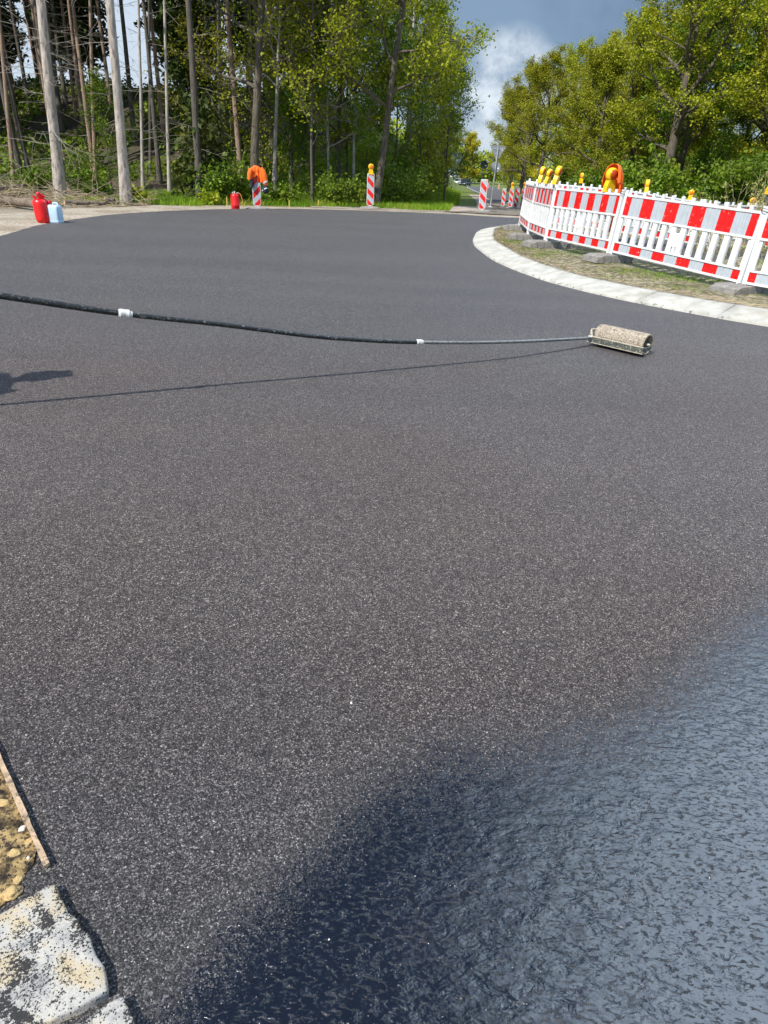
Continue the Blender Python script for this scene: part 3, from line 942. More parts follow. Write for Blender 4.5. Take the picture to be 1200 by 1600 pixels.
def broadleaf(seed, H, r0, first, spread, nlimb, leafn, leafs, droop=0.0, lean=(0, 0), thin=1.0, cl=0.30):
    """trunk with limbs, branches and twigs; returns wood and leaf centres"""
    r = np.random.default_rng(seed); w = Wood(); leaves = []
    n = 11
    t = np.linspace(0, 1, n)
    bend = np.cumsum(r.normal(0, 0.022, (n, 2)), 0) * H * 0.30
    tr = np.stack([bend[:, 0] * t + lean[0] * H * t, bend[:, 1] * t + lean[1] * H * t, t * H * 0.93], 1)
    rad = r0 * (1 - 0.90 * t) ** 0.85; rad[0] *= 1.35
    w.tube(tr, rad, 12)

    def along(P, q):
        x = q * (len(P) - 1); i = min(int(x), len(P) - 2); return P[i] * (1 - (x - i)) + P[i + 1] * (x - i), unit(P[i + 1] - P[i])
    for a in range(nlimb):
        q = first + (0.98 - first) * (a + r.uniform(-0.3, 0.3)) / (nlimb - 1); q = min(max(q, first), 0.98)
        p, d = along(tr, q)
        az = a * 2.4 + r.uniform(-0.5, 0.5); el = R(r.uniform(12, 40)) + (q - first) * 0.75
        d = np.array([math.cos(az) * math.cos(el), math.sin(az) * math.cos(el), math.sin(el)])
        rel = (q - first) / (1 - first)
        L = H * spread * (0.62 + 0.55 * math.sin(math.pi * min(1, rel * 0.85 + 0.18))) * r.uniform(0.75, 1.15) * (1.0 - 0.42 * rel)
        rb = min(r0 * 0.42, r0 * (1 - 0.9 * q) ** 0.85 * 0.7)
        P = path(r, p, d, L, 7, 0.17, 0.05 - droop); w.tube(P, rb * (1 - 0.88 * np.linspace(0, 1, 8)), 7)
        for b_ in range(int(7 * thin) + 2):
            qb = r.uniform(0.22, 1.0); p2, d2 = along(P, qb)
            L2 = L * r.uniform(0.22, 0.5) * (1.15 - 0.5 * qb)
            P2 = path(r, p2, side_dir(r, d2, R(r.uniform(25, 70))), L2, 5, 0.22, 0.03 - droop)
            rb2 = rb * (1 - 0.85 * qb) * 0.6 + 0.008; w.tube(P2, rb2 * (1 - 0.85 * np.linspace(0, 1, 6)), 5)
            for c_ in range(int(6 * thin) + 1):
                q3 = r.uniform(0.15, 1.0); p3, d3 = along(P2, q3)
                L3 = r.uniform(0.35, 0.95) * (0.5 + L2 * 0.35)
                P3 = path(r, p3, side_dir(r, d3, R(r.uniform(20, 75))), L3, 3, 0.25, 0.02 - droop * 2)
                w.tube(P3, (0.010 + rb2 * 0.18) * (1 - 0.8 * np.linspace(0, 1, 4)), 3)
                if r.random() < 0.07: continue
                m_ = int(leafn * r.uniform(0.5, 1.4))
                qq = r.uniform(0.2, 1.08, m_) * 3; ii = np.minimum(qq.astype(int), 2); fr = (qq - ii)[:, None]
                leaves.append(P3[ii] * (1 - fr) + P3[ii + 1] * fr + r.normal(0, cl * 0.62, (m_, 3)) * np.array([1, 1, 0.8]))
    lv = np.concatenate(leaves)
    return w, quads(lv, leafs, r, 0.35, 1.35)


def conifer(seed, H, r0, c0, crown_r, dead=(0.1, 0.5), ndead=30, needle=0.20, dens=1.0, pine=True, bare_top=False):
    r = np.random.default_rng(seed); w = Wood(); dw = Wood(); lv = []
    n = 12; t = np.linspace(0, 1, n); bend = np.cumsum(r.normal(0, 0.012, (n, 2)), 0) * H * 0.18
    tr = np.stack([bend[:, 0] * t, bend[:, 1] * t, t * H], 1)
    rad = r0 * (1 - 0.88 * t) ** 0.9; rad[0] *= 1.3
    w.tube(tr, rad, 10)

    def pt(q):
        x = q * (n - 1); i = min(int(x), n - 2); return tr[i] * (1 - (x - i)) + tr[i + 1] * (x - i)
    for k in range(ndead):
        q = r.uniform(*dead); p = pt(q); az = r.uniform(0, 6.28); L = r.uniform(0.5, 1.9) * (0.5 + min(1, H / 14))
        d = np.array([math.cos(az), math.sin(az), r.uniform(-0.25, 0.25)])
        P = path(r, p, d, L, 5, 0.10, -0.035); dw.tube(P, 0.010 * (1 - 0.75 * np.linspace(0, 1, 6)), 3)
        for j in range(r.integers(1, 5)):
            i = r.integers(1, 5); dw.tube(path(r, P[i], side_dir(r, unit(P[i + 1] - P[i]), R(r.uniform(25, 60))), L * r.uniform(0.15, 0.45), 3, 0.14, -0.03), 0.007 * np.array([1, .8, .6, .3]), 3)
    nb = int((H * (1 - c0)) * 6.5 * dens)
    for k in range(nb):
        q = c0 + (0.99 - c0) * (k + r.uniform(0, 1)) / nb; p = pt(q); az = k * 2.399 + r.uniform(-0.4, 0.4)
        rel = (q - c0) / (1 - c0)
        L = crown_r * ((1 - rel) ** 0.75 * (0.55 + 0.45 * min(1, rel * 5)) if not pine else math.sin(math.pi * min(1, 0.22 + 0.75 * rel))) * r.uniform(0.6, 1.15) + 0.25
        el = r.uniform(-0.35, 0.05) if not pine else r.uniform(0.0, 0.6)
        P = path(r, p, np.array([math.cos(az), math.sin(az), el]), L, 5, 0.08, -0.03 if not pine else 0.04)
        w.tube(P, (0.035 * (1 - rel) + 0.012) * (1 - 0.85 * np.linspace(0, 1, 6)), 4)
        m_ = int(L * (34 if not pine else 42) * dens)
        qq = r.uniform(0.18 if not pine else 0.45, 1.02, m_) * 5; ii = np.minimum(qq.astype(int), 4); fr = (qq - ii)[:, None]
        off = r.normal(0, 0.20 if not pine else 0.26, (m_, 3)); 
        if not pine: off[:, 2] = off[:, 2] * 0.55 - np.abs(r.normal(0, 0.14, m_))
        lv.append(P[ii] * (1 - fr) + P[ii + 1] * fr + off)
    return w, dw, quads(np.concatenate(lv), needle, r, 0.2, 2.4)


def make_tree(name, w, q, bark, leafm, dead=None):
    root = empty(name)
    link('trunk', w.mesh('trunk', bark), root)
    link('crown', mesh_np('crown', q[0], q[1], [leafm]), root)
    if dead is not None and dead.v: link('dead_branches', dead.mesh('dead_branches', M_DEADWOOD), root)
    return root


USED = set()


def place(proto, x, y, label, cat='tree', group=None, s=1.0, rz=None, z=None, tilt=(0, 0), sz=None):
    o = proto if proto.name not in USED else copy_tree(proto)
    if o is proto: USED.add(proto.name)
    o.location = (x, y, (T(x, y) - 0.05) if z is None else z)
    o.scale = (s, s, sz or s)
    o.rotation_euler = (tilt[0], tilt[1], rng.uniform(0, 6.28) if rz is None else rz)
    tag(o, label, cat, group)
    return o


# prototypes
oakA = make_tree('oak_tree', *broadleaf(21, 14.0, 0.33, 0.26, 0.40, 15, 36, 0.100), M_BARK_OAK, M_LEAF_OAK)
oakB = make_tree('oak_tree', *broadleaf(22, 13.0, 0.30, 0.18, 0.42, 15, 36, 0.100), M_BARK_OAK, M_LEAF_OAK)
oakC = make_tree('oak_tree', *broadleaf(23, 12.5, 0.26, 0.14, 0.38, 16, 38, 0.105), M_BARK_OAK, M_LEAF_GREEN)
oakD = make_tree('oak_tree', *broadleaf(24, 12.0, 0.25, 0.16, 0.40, 15, 36, 0.098), M_BARK_OAK, M_LEAF_BROWN)
birA = make_tree('birch_tree', *broadleaf(31, 12.5, 0.15, 0.20, 0.27, 18, 20, 0.09, 0.02, thin=0.85), M_BARK_BIRCH, M_LEAF_BIRCH)
birB = make_tree('birch_tree', *broadleaf(32, 11.0, 0.12, 0.12, 0.27, 18, 19, 0.09, 0.02, thin=0.85), M_BARK_DARK, M_LEAF_BIRCH)
sapA = make_tree('young_broadleaf_tree', *broadleaf(33, 7.0, 0.055, 0.10, 0.26, 14, 15, 0.075, 0.0, thin=0.6), M_BARK_DARK, M_LEAF_GREEN)
sapB = make_tree('young_broadleaf_tree', *broadleaf(36, 6.5, 0.05, 0.12, 0.30, 12, 12, 0.075, 0.0, thin=0.55), M_BARK_DARK, M_LEAF_BROWN)
yel = make_tree('flowering_tree', *broadleaf(34, 9.5, 0.20, 0.12, 0.36, 14, 14, 0.24, 0.0, thin=0.8, cl=0.45), M_BARK_OAK, M_LEAF_YELLOW)


def pine(seed, H, r0, c0, cr, bark, nd=30, dead=(0.08, 0.55), **k):
    w, dw, q = conifer(seed, H, r0, c0, cr, dead, nd, **k)
    return make_tree('pine_tree', w, q, bark, M_NEEDLE, dw)


pinA = pine(41, 17, 0.13, 0.60, 1.9, M_BARK_DARK, 12, dens=0.6)
pinB = pine(42, 16, 0.11, 0.54, 1.7, M_BARK_RED, 11, dens=0.6)
pinC = pine(43, 18, 0.15, 0.48, 2.0, M_BARK_DARK, 10, dens=0.6)
w_, dw_, q_ = conifer(44, 15, 0.14, 0.12, 2.3, (0.03, 0.15), 10, 0.17, 1.15, pine=False)
sprA = make_tree('spruce_tree', w_, q_, M_BARK_DARK, M_SPRUCE, dw_)
w_, dw_, q_ = conifer(45, 13, 0.12, 0.22, 1.9, (0.05, 0.25), 16, 0.17, 1.15, pine=False)
sprB = make_tree('spruce_tree', w_, q_, M_BARK_DARK, M_SPRUCE, dw_)

# --- near trunks at the wood's edge: (pixel base x, y, pixel x where the trunk leaves the top, radius, bark, height, label)
EDGE = [
    (95, 311, 62, 0.165, M_BARK_PALE, 17, 48, 'stout pale pine trunk bristling with dead twigs behind the red gas bottle', 'pine_tree'),
    (197, 318, 171, 0.150, M_BARK_PALE, 17, 22, 'stout pale leaning pine trunk on the sandy verge right of the twiggy one', 'pine_tree'),
    (313, 315, 294, 0.125, M_BARK_DARK, 16, 24, 'dark pine trunk beside the shaggy low spruce bush at the verge', 'pine_tree'),
    (17, 266, -6, 0.085, M_BARK_RED, 14, 16, 'thin ochre pine trunk at the far left edge of the wood', 'pine_tree'),
    (146, 268, 137, 0.085, M_BARK_RED, 15, 20, 'slim reddish pine trunk standing between the two stout pale trunks', 'pine_tree'),
    (221, 284, 216, 0.065, M_BARK_PALE, 13, 14, 'thin pale trunk just right of the stout leaning pine', 'pine_tree'),
    (233, 252, 231, 0.075, M_BARK_DARK, 15, 16, 'dim grey trunk part way up the bank under the gap of sky', 'pine_tree'),
    (262, 273, 255, 0.075, M_BARK_PALE, 15, 20, 'tall thin straight pale trunk in front of the bright sky gap', 'pine_tree'),
    (344, 270, 341, 0.080, M_BARK_DARK, 15, 14, 'slender dark trunk left of the forked dark tree behind the orange jacket', 'pine_tree'),
]
for (bx, by, tx, r0, bark, Hh, nd, lab, nm) in EDGE:
    yy = gp(bx, by, 0).y if by > 300 else {266: 28.0, 268: 31.0, 284: 27.8, 252: 34.5, 273: 30.0, 270: 32.5}[by]
    xx = at(bx, by, yy).x
    zb = T(xx, yy)
    top = at(tx, 0, yy)
    lean = (top.x - xx) / (top.z - zb)
    o = pine(bx, Hh, r0, 0.66, 1.6, bark, nd if 50 < bx < 100 else nd // 3, (0.06 if bx != 197 else 0.1, 0.50), dens=0.7)
    place(o, xx, yy, lab, 'tree', 'pine trunks along the edge of the wood', 1.0, rng.uniform(0, 6), tilt=(0, 0))
    o.matrix_world = Matrix.Translation((xx, yy, zb - 0.06)) @ Matrix.Shear('XY', 4, (lean, 0.0)) @ Matrix.Rotation(rng.uniform(0, 6), 4, 'Z') if False else Matrix.Translation((xx, yy, zb - 0.06)) @ Matrix.Rotation(math.atan(lean), 4, 'Y') @ Matrix.Rotation(rng.uniform(0, 6), 4, 'Z')

# --- broadleaved trees of the left edge
def edge_broadleaf(nm, seed, bx, by, yy, tx, ty, H, r0, first, spread, nl, ln, ls, bark, leaf, lab, **k):
    b = at(bx, by, yy); zb = T(b.x, yy); t_ = at(tx, ty, yy); lean = (t_.x - b.x) / (t_.z - zb)
    w, q = broadleaf(seed, H, r0, first, spread, nl, ln, ls, **k)
    o = make_tree(nm, w, q, bark, leaf)
    tag(o, lab, 'tree')
    o.matrix_world = Matrix.Translation((b.x, yy, zb - 0.06)) @ Matrix.Rotation(math.atan(lean), 4, 'Y') @ Matrix.Rotation(rng.uniform(0, 6), 4, 'Z')
    return o


edge_broadleaf('forked_tree', 51, 395, 312, 27.0, 404, 0, 13, 0.165, 0.30, 0.26, 13, 11, 0.070, M_BARK_OAK, M_LEAF_BROWN, 'dark rough forked tree right behind the board with the orange jacket', thin=0.75)
edge_broadleaf('birch_tree', 52, 426, 287, 29.5, 433, 150, 10, 0.085, 0.42, 0.26, 12, 13, 0.070, M_BARK_PALE, M_LEAF_YELLOW, 'pale slim stem with golden leaves right of the forked dark tree', thin=0.55)
edge_broadleaf('birch_tree', 53, 488, 308, 27.2, 486, 180, 9.5, 0.055, 0.22, 0.30, 15, 17, 0.077, M_BARK_DARK, M_LEAF_BIRCH, 'thin dark straight sapling left of the lone lamp-topped board', thin=0.65)
edge_broadleaf('birch_tree', 54, 514, 281, 30.5, 512, 100, 11, 0.06, 0.20, 0.30, 16, 20, 0.077, M_BARK_PALE, M_LEAF_BIRCH, 'thin pale stem with yellow-green leaves on the grass bank', thin=0.7)
edge_broadleaf('birch_tree', 55, 553, 284, 31.0, 556, 100, 10, 0.06, 0.25, 0.28, 15, 19, 0.077, M_BARK_BIRCH, M_LEAF_GREEN, 'white stemmed slim birch just left of the lone lamp-topped board', thin=0.7)
edge_broadleaf('leaning_oak_tree', 56, 586, 302, 28.5, 640, 0, 13.5, 0.14, 0.22, 0.25, 17, 24, 0.087, M_BARK_OAK, M_LEAF_BIRCH, 'leaning crooked tree rising behind the lone lamp-topped board', thin=0.9)
edge_broadleaf('birch_tree', 57, 528, 275, 31.5, 534, 60, 12.5, 0.12, 0.18, 0.30, 17, 24, 0.084, M_BARK_DARK, M_LEAF_GREEN, 'bushy dark-trunked tree with fresh green leaves above the grass bank', thin=0.85)
edge_broadleaf('birch_tree', 58, 634, 245, 37.0, 648, 40, 11.0, 0.10, 0.24, 0.25, 17, 20, 0.084, M_BARK_BIRCH, M_LEAF_BIRCH, 'airy tree with pale stem on the mound, its twigs against the cloud', thin=0.9)
edge_broadleaf('birch_tree', 59, 455, 290, 32.0, 455, 60, 12, 0.10, 0.26, 0.28, 15, 19, 0.081, M_BARK_DARK, M_LEAF_BIRCH, 'leafy tree in the gap between forked dark tree and thin saplings', thin=0.75)

# trees down the left side of the old road
LR = [(0.6, 52, birA, 0.9, 'airy birch at the end of the mound on the left of the old road'),
      (2.2, 55, birB, 0.95, 'bushy birch further down the left side of the old road'),
      (3.4, 68, oakD, 0.62, 'bronze-green rounded tree over the left kerb of the old road'),
      (5.9, 92, oakC, 0.62, 'green roadside tree whose trunk stands before the parked white cars'),
      (-1.2, 50, oakB, 0.78, 'broad spring oak behind the mound beside the old road')]
for x, y, pr, s, lab in LR: place(pr, x, y, lab, 'tree', None, s)
for i, (x, y, s, lab) in enumerate([(24.5, 262, 1.6, 'bright yellow tree at the vanishing end of the old road'), (36.5, 225, 1.5, 'yellow tree on the right of the road end'), (31, 185, 1.0, 'small golden tree tucked under the dark right-hand trees')]):
    place(yel, x, y, lab, 'tree', 'yellow trees at the end of the road', s)

# right-hand oaks
place(oakA, 17.6, 50, 'large dark-limbed oak with straight trunk rising behind the orange hooded lamp', 'tree', None, 1.12, 2.0)
RO = [(24.5, 47, oakB, 1.18, 'yellow-green oak right of the large oak behind the dry weeds'),
      (30.5, 44, oakA, 1.15, 'tall oak at the right edge whose limb hangs into the top corner'),
      (36.0, 50, oakB, 1.0, 'oak furthest to the right, mostly cut off by the photo edge'),
      (14.6, 57, oakD, 0.86, 'wide low bronze-leaved oak left of the large oak'),
      (17.6, 70, oakB, 0.95, 'yellow-green oak behind the wide bronze-leaved one'),
      (15.6, 84, oakA, 0.92, 'olive tree above the round sign'),
      (17.0, 104, oakB, 1.15, 'yellow-green tree above the road where the right-hand row starts to shrink'),
      (18.3, 124, oakD, 1.2, 'bronze tree near the far end of the right-hand row'),
      (22.4, 150, oakB, 1.25, 'olive tree closing the right-hand row by the yellow trees')]
for x, y, pr, s, lab in RO: place(pr, x, y, lab, 'tree', None, s)
BK = [(18.8, 62, oakA, 0.92), (20.5, 96, oakA, 1.1), (19.4, 76, oakB, 1.0), (21, 57, oakC, 1.15), (23, 64, oakA, 1.3), (28, 54, oakB, 1.3), (22, 78, oakA, 1.05), (28, 84, oakB, 1.3), (27, 58, oakA, 1.0), (34, 60, oakC, 1.15), (42, 57, oakB, 1.05), (24, 74, oakB, 1.05), (32, 76, oakD, 1.1), (41, 75, oakC, 1.1), (24, 92, oakC, 1.0), (33, 97, oakB, 1.1), (27, 118, oakC, 1.0), (38, 120, oakA, 1.1), (50, 70, oakA, 1.1), (20.5, 66, oakD, 0.85), (46, 47, oakC, 1.05), (29.5, 66, oakC, 0.9)]
for x, y, pr, s in BK: place(pr, x, y, 'spring-leaved tree in the dense wood behind the front row of oaks', 'tree', 'trees in the wood behind the oaks', s)

# --- deep wood on the bank (left): pines and spruces, hardly told apart
tr_ = random.Random(5)
taken = []
def free(x, y, d):
    for a, b in taken:
        if (a - x) ** 2 + (b - y) ** 2 < d * d: return False
    taken.append((x, y)); return True


def sky_gap(x, y):
    px_ = 600 + 1050 * x / y
    return 200 < px_ < 300 or 330 < px_ < 385
cnt = 0
while cnt < 62:
    y = tr_.uniform(31, 52); x = tr_.uniform(-0.72 * y, -0.5)
    if x > -0.06 * y and y < 34 or x > -4.5: continue
    if sky_gap(x, y) and tr_.random() < 0.55: continue
    if not free(x, y, 1.1): continue
    place([pinA, pinB, pinC][cnt % 3], x, y, 'bare-stemmed pine in the dim back rows of the wooded bank', 'tree', 'pines in the dim back rows', tr_.uniform(0.8, 1.1), tilt=(tr_.uniform(-0.03, 0.03), tr_.uniform(-0.03, 0.03)))
    cnt += 1
cnt = 0
while cnt < 30:
    y = tr_.uniform(36, 56); x = tr_.uniform(-0.74 * y, -4.0)
    if sky_gap(x, y): continue
    if not free(x, y, 2.0): continue
    place([sprA, sprB][cnt % 2], x, y, 'dark spruce filling the shade of the wooded bank', 'tree', 'spruces filling the bank', tr_.uniform(0.75, 1.1))
    cnt += 1
# leafy understorey trees with their own looks
SP = [(-3.6, 31.5, sapA, 1.0), (-2.3, 33.0, sapB, 1.1), (-0.2, 32.0, sapA, 0.95), (0.9, 34.0, sapB, 1.0), (-5.2, 31.8, sapB, 0.9), (-7.2, 32.5, sapB, 0.9), (2.3, 37.5, sapA, 0.95), (-12.0, 31.0, sapA, 0.6), (-9.3, 35.5, sapB, 0.9), (1.8, 41.0, sapB, 1.1)]
for x, y, pr, s in SP: place(pr, x, y, 'young leafy tree among the taller stems of the left wood', 'tree', 'young leafy trees of the left wood', s)


# --- bushes
def bush(nm, seed, x, y, h, w, n, leafm, lab, size=0.08, z=None):
    r = np.random.default_rng(seed); wd = Wood(); lv = []
    for k in range(int(9 + w * 6)):
        az = r.uniform(0, 6.28); el = r.uniform(0.5, 1.4)
        d = np.array([math.cos(az) * math.cos(el) * w / h * 1.1, math.sin(az) * math.cos(el) * w / h * 1.1, math.sin(el)])
        P = path(r, np.array([r.normal(0, w * 0.10), r.normal(0, w * 0.10), 0]), d, h * r.uniform(0.6, 1.15), 5, 0.16, 0.03)
        wd.tube(P, 0.013 * (1 - 0.8 * np.linspace(0, 1, 6)), 4)
        for j in range(4):
            i = r.integers(1, 5); P2 = path(r, P[i], side_dir(r, unit(P[i + 1] - P[i]), R(r.uniform(30, 70))), h * r.uniform(0.15, 0.4), 3, 0.2, 0.0)
            wd.tube(P2, np.array([.007, .006, .004, .002]), 3)
            m_ = max(3, n // int((9 + w * 6) * 4))
            lv.append(P2[r.integers(0, 4, m_)] + r.normal(0, 0.06 + 0.05 * w, (m_, 3)))
    root = tag(empty(nm, (x, y, (T(x, y) if z is None else z) - 0.03)), lab, 'bush')
    link('stems', wd.mesh('stems', M_BARK_DARK), root)
    c = np.concatenate(lv); c[:, 2] = np.abs(c[:, 2])
    v, f = quads(c, size, r, 0.3)
    link('foliage', mesh_np('foliage', v, f, [leafm]), root)
    return root


def bpx(bx, by, yy): p = at(bx, by, yy); return p.x, yy
BU = [(560 / 4, 302, 24.6, 0.55, 0.32, 420, M_LEAF_GREEN, 'small bright green shoot left of the second pale trunk'),
      (160, 302, 24.4, 0.60, 0.30, 420, M_LEAF_GREEN, 'small bright green shoot closest to the second pale trunk'),
      (212, 316, 24.0, 0.55, 0.5, 600, M_LEAF_BIRCH, 'yellow-green tuft at the right foot of the stout leaning pine'),
      (126, 265, 27.5, 1.3, 0.7, 900, M_LEAF_GREEN, 'light green sapling bush between the two stout pale trunks'),
      (45, 285, 27.0, 1.3, 1.3, 1500, M_LEAF_GREEN, 'leafy bush behind the brushwood at the left edge'),
      (345, 318, 25.4, 1.25, 1.1, 1500, M_UNDER, 'dark bramble bush behind the red canister'),
      (372, 312, 26.0, 1.5, 1.1, 1700, M_UNDER, 'dark bush at the foot of the forked tree'),
      (330, 322, 24.4, 0.5, 0.5, 600, M_LEAF_BIRCH, 'low yellowish tuft at the foot of the dark pine trunk'),
      (440, 308, 27.0, 0.9, 0.9, 1200, M_UNDER, 'low bush beside the bare earth patch on the bank'),
      (520, 300, 27.5, 1.3, 1.3, 1700, M_UNDER, 'dark rounded bush on the verge left of the lone board'),
      (545, 300, 28.0, 1.0, 1.0, 1300, M_UNDER, 'second rounded bush nearest the lone lamp-topped board'),
      (625, 300, 30.0, 1.9, 1.5, 2200, M_UNDER, 'brownish bush on the mound right of the lone board'),
      (640, 290, 33.5, 2.0, 1.6, 2400, M_UNDER, 'spreading bush on the shoulder of the grass mound'),
      (645, 275, 35.5, 3.0, 2.0, 2600, M_LEAF_BROWN, 'tall bronze bush high on the mound'),
      (676, 270, 50.0, 2.6, 1.8, 2600, M_LEAF_GREEN, 'large green bush on the grass left of the old road')]
for i, (bx, by, yy, h, w, n, lm, lab) in enumerate(BU):
    x, y = bpx(bx, by, yy); bush('bush', 100 + i, x, y, h, w, n, lm, lab, 0.075 if yy < 32 else 0.12)
# shaggy low spruce
w_, dw_, q_ = conifer(77, 3.4, 0.05, 0.12, 1.35, (0.02, 0.1), 4, 0.12, 1.5, pine=False)
o = make_tree('spruce_bush', w_, q_, M_BARK_DARK, M_NEEDLE, dw_)
x, y = bpx(325, 300, 26.6); place(o, x, y, 'shaggy young spruce with drooping dark branches by the dark pine trunk', 'tree')
# hedge of fresh shrubs below the right oaks
HB = [(13.6, 40, 3.0, 2.4, 'low fresh green shrub in front of the large oak'), (17.5, 38, 3.4, 2.6, 'fresh green shrub behind the barrier left of the dry weeds'), (20.5, 36, 3.8, 2.7, 'bright green shrub behind the dry weeds'), (23.8, 38, 4.4, 3.0, 'tall green shrub at the right edge behind the dry weeds'), (27.5, 40, 5.0, 3.2, 'tallest green shrub at the right edge of the photo'), (12.8, 48, 3.2, 2.4, 'shady shrub under the wide bronze-leaved oak'), (15.6, 44.5, 3.0, 2.4, 'dark shrub at the foot of the large oak'), (21.5, 46, 4.5, 3.0, 'shrub wedged between the large oak and its right neighbour'), (13.4, 64, 3.0, 2.2, 'shrub far along the right side of the old road')]
for i, (x, y, h, w, lab) in enumerate(HB): bush('shrub', 140 + i, x, y, h, w, 5200, M_LEAF_GREEN if i % 3 else M_UNDER, lab, 0.14)


# ------------------------------------------------------------------ near left: stones, sand, edge board
def outline_block(name, P, z, depth, m, label, cat, rough=0.006, seed=1, round_=0.02):
    r = random.Random(seed); P = [np.array(p, float) for p in P]; c = sum(P) / len(P)
    Q = []
    for i in range(len(P)):
        a, b = P[i], P[(i + 1) % len(P)]; L = np.linalg.norm(b - a); k = max(1, int(L / 0.018))
        for j in range(k):
            p = a + (b - a) * j / k
            nrm = (p - c) / np.linalg.norm(p - c)
            Q.append(p + nrm * r.uniform(-1, 1) * 0.0035)
    n = len(Q); levels = [(0.0, -depth), (0.0, -round_ * 0.9), (0.012, -round_ * 0.30), (0.04, -0.0005)] + [(t, 0) for t in (0.15, 0.26, 0.38, 0.52, 0.68, 0.84)]
    v = []; f = []
    from mathutils import noise as mn
    for t, dz in levels:
        for q in Q:
            p = q * (1 - t) + c * t
            h = (mn.noise(Vector((p[0] * 16, p[1] * 16, seed))) * 1.4 + mn.noise(Vector((p[0] * 50, p[1] * 50, seed))) * 0.7) * rough
            v.append((p[0], p[1], z + dz + (h if dz > -0.05 else 0)))
    v.append((c[0], c[1], z))
    for a in range(len(levels) - 1):
        for i in range(n): f.append((a * n + i, a * n + (i + 1) % n, (a + 1) * n + (i + 1) % n, (a + 1) * n + i))
    a = (len(levels) - 1) * n
    for i in range(n): f.append((a + i, a + (i + 1) % n, len(v) - 1))
    o3 = np.array([c[0], c[1], z - depth])
    me = bpy.data.meshes.new(name); me.from_pydata([tuple(np.array(p) - o3) for p in v], [], f); me.materials.append(m)
    me.polygons.foreach_set('use_smooth', [True] * len(me.polygons)); me.update()
    o = link(name, me); o.location = o3
    return tag(o, label, cat)


def g2(x, y, z=0.0): p = gp(x, y, z); return (p.x, p.y)
SZ = 0.022
outline_block('kerb_stone', [g2(86, 1377, SZ), g2(106, 1424, SZ), g2(124, 1432, SZ), g2(146, 1476, SZ), g2(166, 1524, SZ), g2(166, 1548, SZ), g2(136, 1566, SZ), g2(70, 1600, SZ), g2(-130, 1690, SZ), g2(-170, 1520, SZ)], SZ, 0.12, M_BLOCK,
              'rough pale kerb stone spattered with black grit, the large one in the bottom left corner', 'kerb stone', 0.0026, 3, 0.008)
outline_block('kerb_stone', [g2(192, 1556, SZ), g2(203, 1582, SZ), g2(235, 1660, SZ), g2(200, 1760, SZ), g2(20, 1780, SZ), g2(90, 1618, SZ), g2(150, 1578, SZ)], SZ, 0.12, M_BLOCK,
              'second rough pale kerb stone, only its corner showing at the bottom edge', 'kerb stone', 0.0026, 5, 0.008)
sp_ = [g2(-60, 1070), g2(-26, 1140), g2(20, 1238), g2(58, 1326), g2(52, 1352), g2(34, 1372), g2(24, 1400), g2(-60, 1470), g2(-400, 1500), g2(-500, 1150)]
tag(sheet('sand_patch', sp_, 0.004, M_SANDPATCH, 0.02), kind='structure')
a_, b_ = gp(-30, 1122, 0.006), gp(74, 1355, 0.006)
ebm = MB(); k_ = 14; wv = []
for i in range(k_ + 1):
    p = a_.lerp(b_, i / k_); w = 0.0055 + jr.uniform(-0.0015, 0.0015)
    d = (b_ - a_).normalized(); nn_ = Vector((-d.y, d.x, 0))
    for q, z in ((-w, 0.0), (-w, 0.010), (w, 0.010), (w, 0.0)): wv.append(p + nn_ * q + Vector((0, 0, z + jr.uniform(-0.001, 0.001))))
ebm.add(wv, [(i * 4 + j, i * 4 + (j + 1) % 4, (i + 1) * 4 + (j + 1) % 4, (i + 1) * 4 + j) for i in range(k_) for j in range(4)] + [(0, 1, 2, 3), tuple(k_ * 4 + j for j in (3, 2, 1, 0))])
tag(ebm.build('edge_board', M_TAPE), 'thin tan board edge along the fresh surface above the kerb stone', 'edge board')


def pebble(px_, py_, r, label, m, sq=0.6, seed=1, grp=None, z0=0.0):
    bm = bmesh.new(); bmesh.ops.create_icosphere(bm, subdivisions=3, radius=1)
    from mathutils import noise as mn
    for v in bm.verts:
        k = 1 + 0.35 * mn.noise(v.co * 1.4 + Vector((seed * 3.1, 0, 0))) + 0.12 * mn.noise(v.co * 4 + Vector((seed, 0, 0)))
        v.co = Vector((v.co.x * r * k, v.co.y * r * k * 0.75, v.co.z * r * k * sq))
    me = bpy.data.meshes.new('stone'); bm.to_mesh(me); bm.free(); me.materials.append(m)
    me.polygons.foreach_set('use_smooth', [True] * len(me.polygons))
    o = link('stone', me); o.location = gp(px_, py_) + Vector((0, 0, z0 + r * sq * 0.5)); o.rotation_euler = (0, 0, seed * 1.7)
    return tag(o, label, 'stone', grp)


pebble(22, 1335, 0.014, 'flat ochre stone midway along the sand patch at the left edge', M_PEB, 0.4, 2)
pebble(18, 1398, 0.020, 'larger ochre lump resting against the pale kerb stone', M_PEB, 0.5, 4)
pebble(36, 1296, 0.010, 'small pale stone beside the tan board edge', M_PEBW, 0.5, 6)
pebble(46, 1316, 0.010, 'greyish speckled stone nearest the lower end of the tan board', M_PEB, 0.5, 8)
pebble(6, 1256, 0.013, 'ochre stone at the top of the sand patch', M_PEB, 0.45, 9)
pebble(30, 1375, 0.012, 'ochre stone squeezed between sand patch and kerb stone', M_PEB, 0.5, 12)
pebble(549, 1099, 0.0042, 'tiny white pebble alone on the dark surface', M_PEBW, 0.7, 3)
pebble(45, 1343, 0.004, 'tiny white chip at the lower end of the sand patch', M_PEBW, 0.7, 5, None, 0.004)

